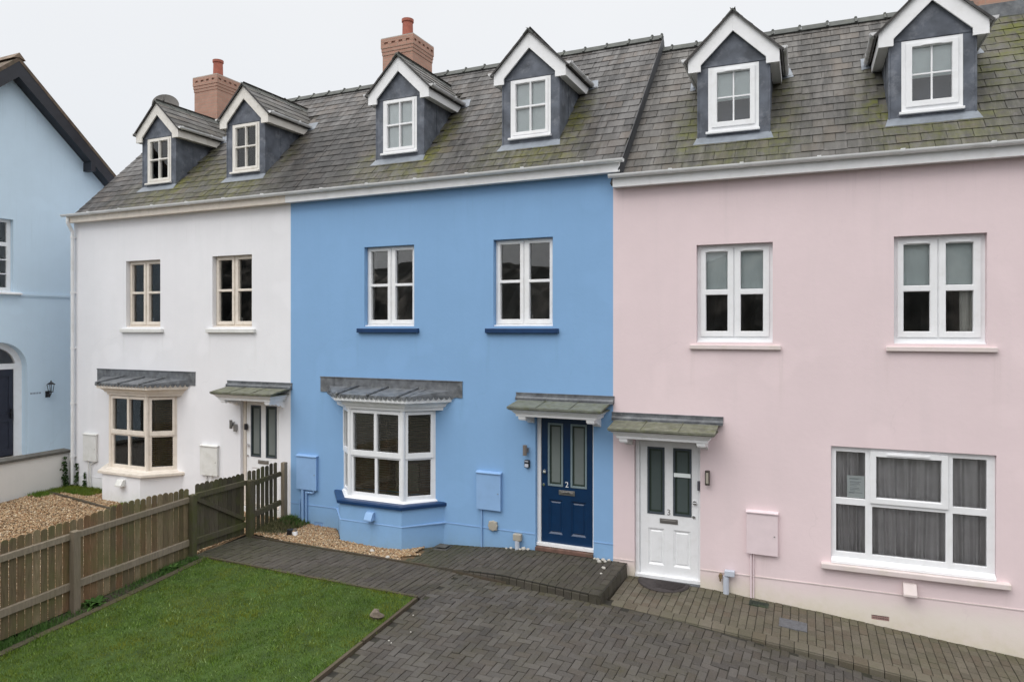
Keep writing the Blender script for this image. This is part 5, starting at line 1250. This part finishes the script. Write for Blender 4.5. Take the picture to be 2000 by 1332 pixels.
# arched doorway
T = Matrix.Translation((NX, 0, 0)) @ Matrix.Rotation(R(90), 4, 'Z'); m = MB(); m.T = T; n = 14
m.box(dyc-ra, dyc-.42, .20, .30, .40, sp_+.0); m.box(dyc+.42, dyc+ra, .20, .30, .40, sp_); m.box(dyc-ra, dyc+ra, .199, .301, 2.47, 2.60)
for i in range(2*n):
    a, b = math.pi*i/(2*n), math.pi*(i+1)/(2*n); ri = .47
    q = [(dyc+rr*math.cos(t), sp_+rr*math.sin(t)) for rr, t in ((ri, a), (ra, a), (ra, b), (ri, b))]; m.prism(list(reversed(q)), 'y', .2005, .3005)
nd = m.build('door', UPVC, NH)
m = MB(); m.T = T; n = 18; pts = [(dyc+.48*math.cos(math.pi*i/n), sp_+.10+.40*math.sin(math.pi*i/n)) for i in range(n+1)]; m.prism(list(reversed(pts)), 'y', .25, .256); m.build('fanlight', GLASS, nd)
NAVYG = simple("slate_grey_door", (.028, .032, .05), rough=.4, var=.1, bump=.05)
m = MB(); m.T = T; m.grid(dyc-.42, dyc+.42, .46, 2.47, [(dyc-.32, dyc-.06, .62, 1.25), (dyc+.06, dyc+.32, .62, 1.25), (dyc-.32, dyc-.06, 1.45, 2.3), (dyc+.06, dyc+.32, 1.45, 2.3)], .22, .27)
m.box(dyc-.419, dyc+.419, .236, .26, .47, 2.46); m.build('door_leaf', NAVYG, nd, bevel=.003)
m = MB(); m.T = T; m.box(dyc+.34, dyc+.38, .17, .22, 1.32, 1.55); m.box(dyc+.25, dyc+.37, .165, .18, 1.44, 1.46); m.build('door_handle', BLACK, nd, bevel=.003)
Box('door_step', MORTAR, NH, NX-.35, NX+.22, dyc-.62, dyc+.62, .3, .435)
# roof, bargeboards
m = MB(); top = 9.34+.30
for s in (-1, 1):
    ye = NA+s*(3.15+.42); ze_ = top-.93*3.57
    P = [(NA, top), (ye, ze_), (ye, ze_-.09), (NA, top-.10)]
    m.prism(P if s > 0 else list(reversed(P)), 'x', NX-8.4, NX+.30)
    k = MB(); P = [(NA, top-.101), (ye, ze_-.091), (ye, ze_-.36), (NA, top-.46)]
    k.prism(P if s > 0 else list(reversed(P)), 'x', NX+.265+.0004*s, NX+.292+.0004*s)
    P = [(NA, top-.43), (ye, ze_-.34), (ye, ze_-.36), (NA, top-.45)]; k.prism(P if s > 0 else list(reversed(P)), 'x', NX+.0, NX+.264)
    k.build('bargeboard', BARGE, NH)
roofn = m.build('roof', simple("brown_roof_tiles", (.13, .095, .07), rough=.85, var=.35, scale=8, bump=.5, bs=20, dirt=(.15, .15, .10), dirtamt=.5), NH)
m = MB(); m.box(NX, NX+.30, 1.28, 1.40, 7.38, 7.60); m.build('corbel', BARGE, NH)
m = MB(); x = NX+.32
while x > NX-8.3: m.prism([(NA-.14, top-.06), (NA, top+.09), (NA+.14, top-.06), (NA, top-.02)], 'x', x-.44, x-.004); x -= .45
m.build('ridge_tile', simple("brown_ridge", (.20, .15, .11), rough=.85, var=.3, bump=.4), roofn)
# coach lamp
m = MB(); ly, lz = .40, 1.93
m.box(NX, NX+.02, ly-.07, ly+.03, lz-.17, lz-.02); m.pipe([(NX+.01, ly-.02, lz-.1), (NX+.08, ly-.02, lz-.16), (NX+.14, ly-.02, lz-.08), (NX+.14, ly-.02, lz-.02)], .012, 8)
m.loft([(NX+.10, ly-.06), (NX+.18, ly-.06), (NX+.18, ly+.02), (NX+.10, ly+.02)], lz-.03, [(NX+.11, ly-.05), (NX+.17, ly-.05), (NX+.17, ly+.01), (NX+.11, ly+.01)], lz-.045)
for a, b in ((-.06, -.06), (-.06, .045), (.045, -.06), (.045, .045)): m.cyl((NX+.14+a*.6, ly-.02+b*.6, lz-.03), (NX+.14+a, ly-.02+b, lz+.14), .007, n=6)
m.loft([(NX+.07, ly-.09), (NX+.21, ly-.09), (NX+.21, ly+.05), (NX+.07, ly+.05)], lz+.14, [(NX+.13, ly-.03), (NX+.15, ly-.03), (NX+.15, ly-.01), (NX+.13, ly-.01)], lz+.21); m.ball((NX+.14, ly-.02, lz+.225), .016, 8)
m.build('coach_lamp', BLACK, NH)
m = MB(); yy = -.02
for w_ in (.05, .03, .04, .03, .045, .02, .04):
    m.box(NX, NX+.004, yy, yy+w_*.7, 1.86+.0*yy, 1.90); yy += w_
m.build('name_lettering', simple("faint_lettering", (.27, .33, .40), rough=.8, bump=0), NH)
# raised ground by the arched door and the boundary wall
m = MB(); m.box(NX-.0, -12.98, -9, 3.2, -.6, .36); tag(m.build('side_terrace', MORTAR), 'raised paved strip beside the pale blue house', kind='structure')
m = MB(); WX0, WX1 = -12.96, -12.78
def wtop(y): return .60+.02*min(1, max(-1, y))
P = [(-9.0, -1.0), (-.02, -1.0), (-.02, .60), (-9.0, .50)]; m.prism(P, 'x', WX0, WX1)
bw = tag(m.build('boundary_wall', CREAM_W), 'low stained white rendered wall with a dark coping, before the arched doorway', 'wall')
m = MB(); y = -9.0
while y < .0:
    y2 = min(y+.9, .02); z = lambda q: .50+.10*(q+9)/9
    m.add([(a, q, z(q)+h) for q in (y+.003, y2-.003) for a, h in ((WX0-.05, .002), (WX1+.05, .002), (WX1+.05, .055), (WX0-.05, .075))], [(0, 1, 2, 3), (7, 6, 5, 4), (3, 2, 6, 7), (2, 1, 5, 6), (0, 3, 7, 4)]); y = y2
m.build('coping', COPING, bw)
# far red-roofed building glimpsed behind
RH = thing('rear_building', (-16.5, 4.6, 0), 'red-tiled roof tip just visible between the pale blue gable and the slate roof', 'building')
m = MB(); m.box(-19.5, -15.1, 3.0, 7.0, -.5, 6.0); m.build('wall', WHITE_W, RH)
m = MB(); m.prism([(2.7, 5.9), (3.6, 7.50), (6.6, 7.50), (7.3, 5.9)], 'x', -19.8, -14.9); rt_ = m.build('roof', simple("red_roof_tiles", (.36, .13, .08), rough=.85, var=.3, bump=.4), RH)
m = MB(); x = -14.9
while x > -19.5: m.cyl((x, 3.6, 7.50), (x-.4, 3.6, 7.50), .12, n=10); x -= .42
m.build('ridge_tile', simple("red_ridge", (.42, .15, .09), rough=.85, var=.3, bump=.3), rt_)

# ------------------------------------------------------------------ plants and small things on the ground
def leaf_clump(name, c, n, L, w, mat, label, cat, zf=zground, up=(.3, 1.1), spread=.06, group=None, arch=.5):
    m = MB()
    for i in range(n):
        a = random.uniform(0, 6.283); e_ = random.uniform(*up); l = L*random.uniform(.6, 1.1); x0 = c[0]+random.uniform(-spread, spread); y0 = c[1]+random.uniform(-spread, spread); z0 = zf(x0, y0)
        dx, dy = math.cos(a), math.sin(a); px, py = -dy, dx; k = 5; vs = []
        for j in range(k+1):
            t = j/k; r = l*t*math.cos(e_); h = l*t*math.sin(e_)-arch*l*t*t; ww = w*math.sin(math.pi*(.12+.88*t)**.8)*.5 if j < k else .001
            vs += [(x0+dx*r-px*ww, y0+dy*r-py*ww, z0+h+.02), (x0+dx*r, y0+dy*r, z0+h+.012), (x0+dx*r+px*ww, y0+dy*r+py*ww, z0+h+.02)]
        m.add(vs, [q for j in range(k) for q in ((3*j, 3*j+1, 3*j+4, 3*j+3), (3*j+1, 3*j+2, 3*j+5, 3*j+4))])
    return tag(m.build(name, mat, smooth=True), label, cat, group)
leaf_clump("weed_plant", (-6.28, -4.0), 34, .24, .055, WEED, "large broad-leaved dock weed at the foot of the square fence post", "plant", spread=.04)
leaf_clump("weed_plant", (-6.30, -2.75), 26, .20, .045, WEED, "smaller broad-leaved weed in the bed near the gate post", "plant", spread=.05)
leaf_clump("weed_plant", (-5.98, -.66), 16, .10, .03, DRYG, "little weed growing beside the plant pot on the gravel", "plant", spread=.04)
# grassy rubble mound at the corner
def zm(x, y): return zdrive(x, y)+.10*math.exp(-((x+6.22)/.22)**2-((y+.22)/.28)**2)+.10*math.exp(-((x+6.2)/.25)**2-((y+.65)/.25)**2)
tag(sheet("earth_mound", SOIL, -6.62, -5.85, -1.0, -.03, zm, 14, 14, -.01, lump=.018), "small earth mound at the fence end", kind='structure')
P = np.stack([np.clip(rng.normal(-6.2, .17, 3400), -6.6, -5.9), np.clip(rng.normal(-.38, .26, 3400), -.95, -.03)], 1)
blades("overgrown_grass", P, .02, .10, .012, DRYG, 1.2, "rough tangled grass on the mound at the end of the fence", zf=zm)
P = np.stack([np.clip(rng.normal(-6.15, .12, 900), -6.6, -5.9), np.clip(rng.normal(-.2, .10, 900), -.95, -.03)], 1)
blades("mound_weeds", P, .03, .10, .03, WEED, 1.2, "leafy green weeds on the mound against the wall", zf=zm)
def stone(x, y, zf, r, mat, label, group=None, sq=(1, .85, .7), cat='stone', name='stone', jit=.22):
    m = MB(); m.ball((x, y, zf(x, y)+r*sq[2]*.6), r, 12 if jit < .3 else 8, sq, jit); o = m.build(name, mat, smooth=jit < .3); tag(o, label, cat, group)
    if jit >= .3: return o
    s_ = o.modifiers.new('sub', 'SUBSURF'); s_.levels = 1; s_.render_levels = 1; return o
stone(-2.34, -2.90, zdrive, .085, STONEB, "single brown rock lying on the lawn near the driveway edging", sq=(1.1, .8, .85), cat='rock', name='garden_rock', jit=.34)
for i, (x, y, r, mt) in enumerate(((-6.32, -.75, .06, STONEB), (-6.05, -.55, .07, STONEB), (-6.15, -.85, .05, STONEB), (-5.92, -.8, .045, STONEB), (-5.85, -.45, .05, STONEB))):
    stone(x, y, zdrive, r, mt, "brown rubble stone lying at the foot of the mound by the fence end", "rubble stones by the fence end")
WS = "small white stone in the heap at the corner of the entrance ramp"
for x, y, r in ((-.28, -.06, .025), (-.22, -.08, .032), (-.14, -.07, .035), (-.17, -.17, .038), (-.09, -.12, .028), (-.03, -.40, .033), (-.05, -.05, .03), (.0, -.62, .02)):
    stone(x, y, rmz, r, STONEW, WS, "white stones at the ramp corner")
for x, y, r in ((-1.70, -.06, .03), (-1.78, -.07, .022), (-1.47, -.07, .045), (-1.40, -.06, .03), (-1.53, -.08, .025)):
    stone(x, y, rmz, r, STONEW, "small white stone at the wall foot beside the waste pipe by the navy door", "white stones by the waste pipe")
stone(-3.88, -.84, zdrive, .045, STONEW, "larger white stone on the gravel under the blue bay"); stone(-3.46, -1.0, zdrive, .04, STONEW, "white stone at the tip of the gravel bed beside the ramp")
for x, y in ((-1.93, -2.66), (-1.72, -3.05), (-1.86, -3.32), (-1.80, -3.36)):
    stone(x, y, zdrive, .011, STONEW, "tiny white pebble lying loose on the herringbone driveway", "loose white pebbles on the driveway")
m = MB(); z = zdrive(-5.75, -.70); m.cyl((-5.76, -.72, z), (-5.74, -.70, z+.11), .038, .052, n=14); m.cyl((-5.74, -.70, z+.10), (-5.74, -.70, z+.115), .056, .056, n=14)
tag(m.build("plant_pot", BLACK), "small black plant pot standing on the gravel near the mound", "plant pot")
m = MB(); m.cyl((-5.64, -.68, z), (-5.66, -.67, z+.075), .04, .05, n=12); tag(m.build("plastic_tub", UPVC), "small white plastic tub beside the black plant pot", "tub")
def ivy(name, c, sx, sy, h, n, label):
    m = MB(); zb = zwhite(c[0], c[1])
    for i in range(n):
        t = random.random()**2.0; x = c[0]+random.gauss(0, sx)*(1.1-t); y = c[1]-abs(random.gauss(0, sy)); z = zb+t*h; s_ = random.uniform(.018, .036); d = Vector((random.gauss(0, 1), random.gauss(-.6, .6), random.gauss(.3, .6))).normalized(); u = d.orthogonal().normalized(); w = d.cross(u)
        p = Vector((x, y, z)); m.add([tuple(p-u*s_), tuple(p-w*s_*.8), tuple(p+u*s_), tuple(p+w*s_*.8)], [(0, 1, 2, 3)])
    return tag(m.build(name, IVY), label, "ivy")
ivy("ivy_plant", (-12.72, -.12), .04, .05, .70, 260, "dark ivy climbing the end of the low boundary wall, left of the downpipe")
ivy("ivy_plant", (-12.50, -.02), .022, .03, .55, 110, "ivy growing up the white wall just right of the downpipe foot")
ivy("ivy_plant", (-12.24, -.02), .03, .02, .38, 70, "thin ivy around the pipe under the white house corner meter box")
# thin dry stalk by the second white meter box
m = MB(); z = zwhite(-8.2, -.1)
for a in (-.2, -.05, .1, .25): m.cyl((-8.15, -.12, z), (-8.15+a, -.16, z+.6+.2*random.random()), .005, .002, n=5)
tag(m.build("dry_stalks", DRYG), "thin dry stalks rising beside the meter box near the white door", "plant")

# ------------------------------------------------------------------ wooded hillside across the road (seen only in the window reflections)
m = MB(); nx = 380
def hz_(x): return 9.3+1.0*math.sin(x*.07)+.7*math.sin(x*.19+1)+.5*math.sin(x*.5)+.5*math.sin(x*1.3)*math.sin(x*.37)
vs = []
for i in range(nx+1):
    x = -90+180*i/nx
    for y, t in ((-38, -1.0), (-40, .35), (-43, .75), (-48, 1.), (-70, 1.15)): vs.append((x+random.uniform(-.1, .1), y+random.uniform(-.7, .7), hz_(x)*t+random.uniform(-.35, .35)*(t > 0)))
m.add(vs, [(i*5+j, (i+1)*5+j, (i+1)*5+j+1, i*5+j+1) for i in range(nx) for j in range(4)])
tag(m.build("hillside", simple("wooded_hillside", (.045, .047, .045), rough=1, var=.5, scale=.5, bump=.5, bs=1, dirt=(.42, .38, .34), dirtamt=.9, dsc=.35)), "wooded hillside", kind='structure')

for o in scene.objects:
    if '_o' in o: del o['_o']
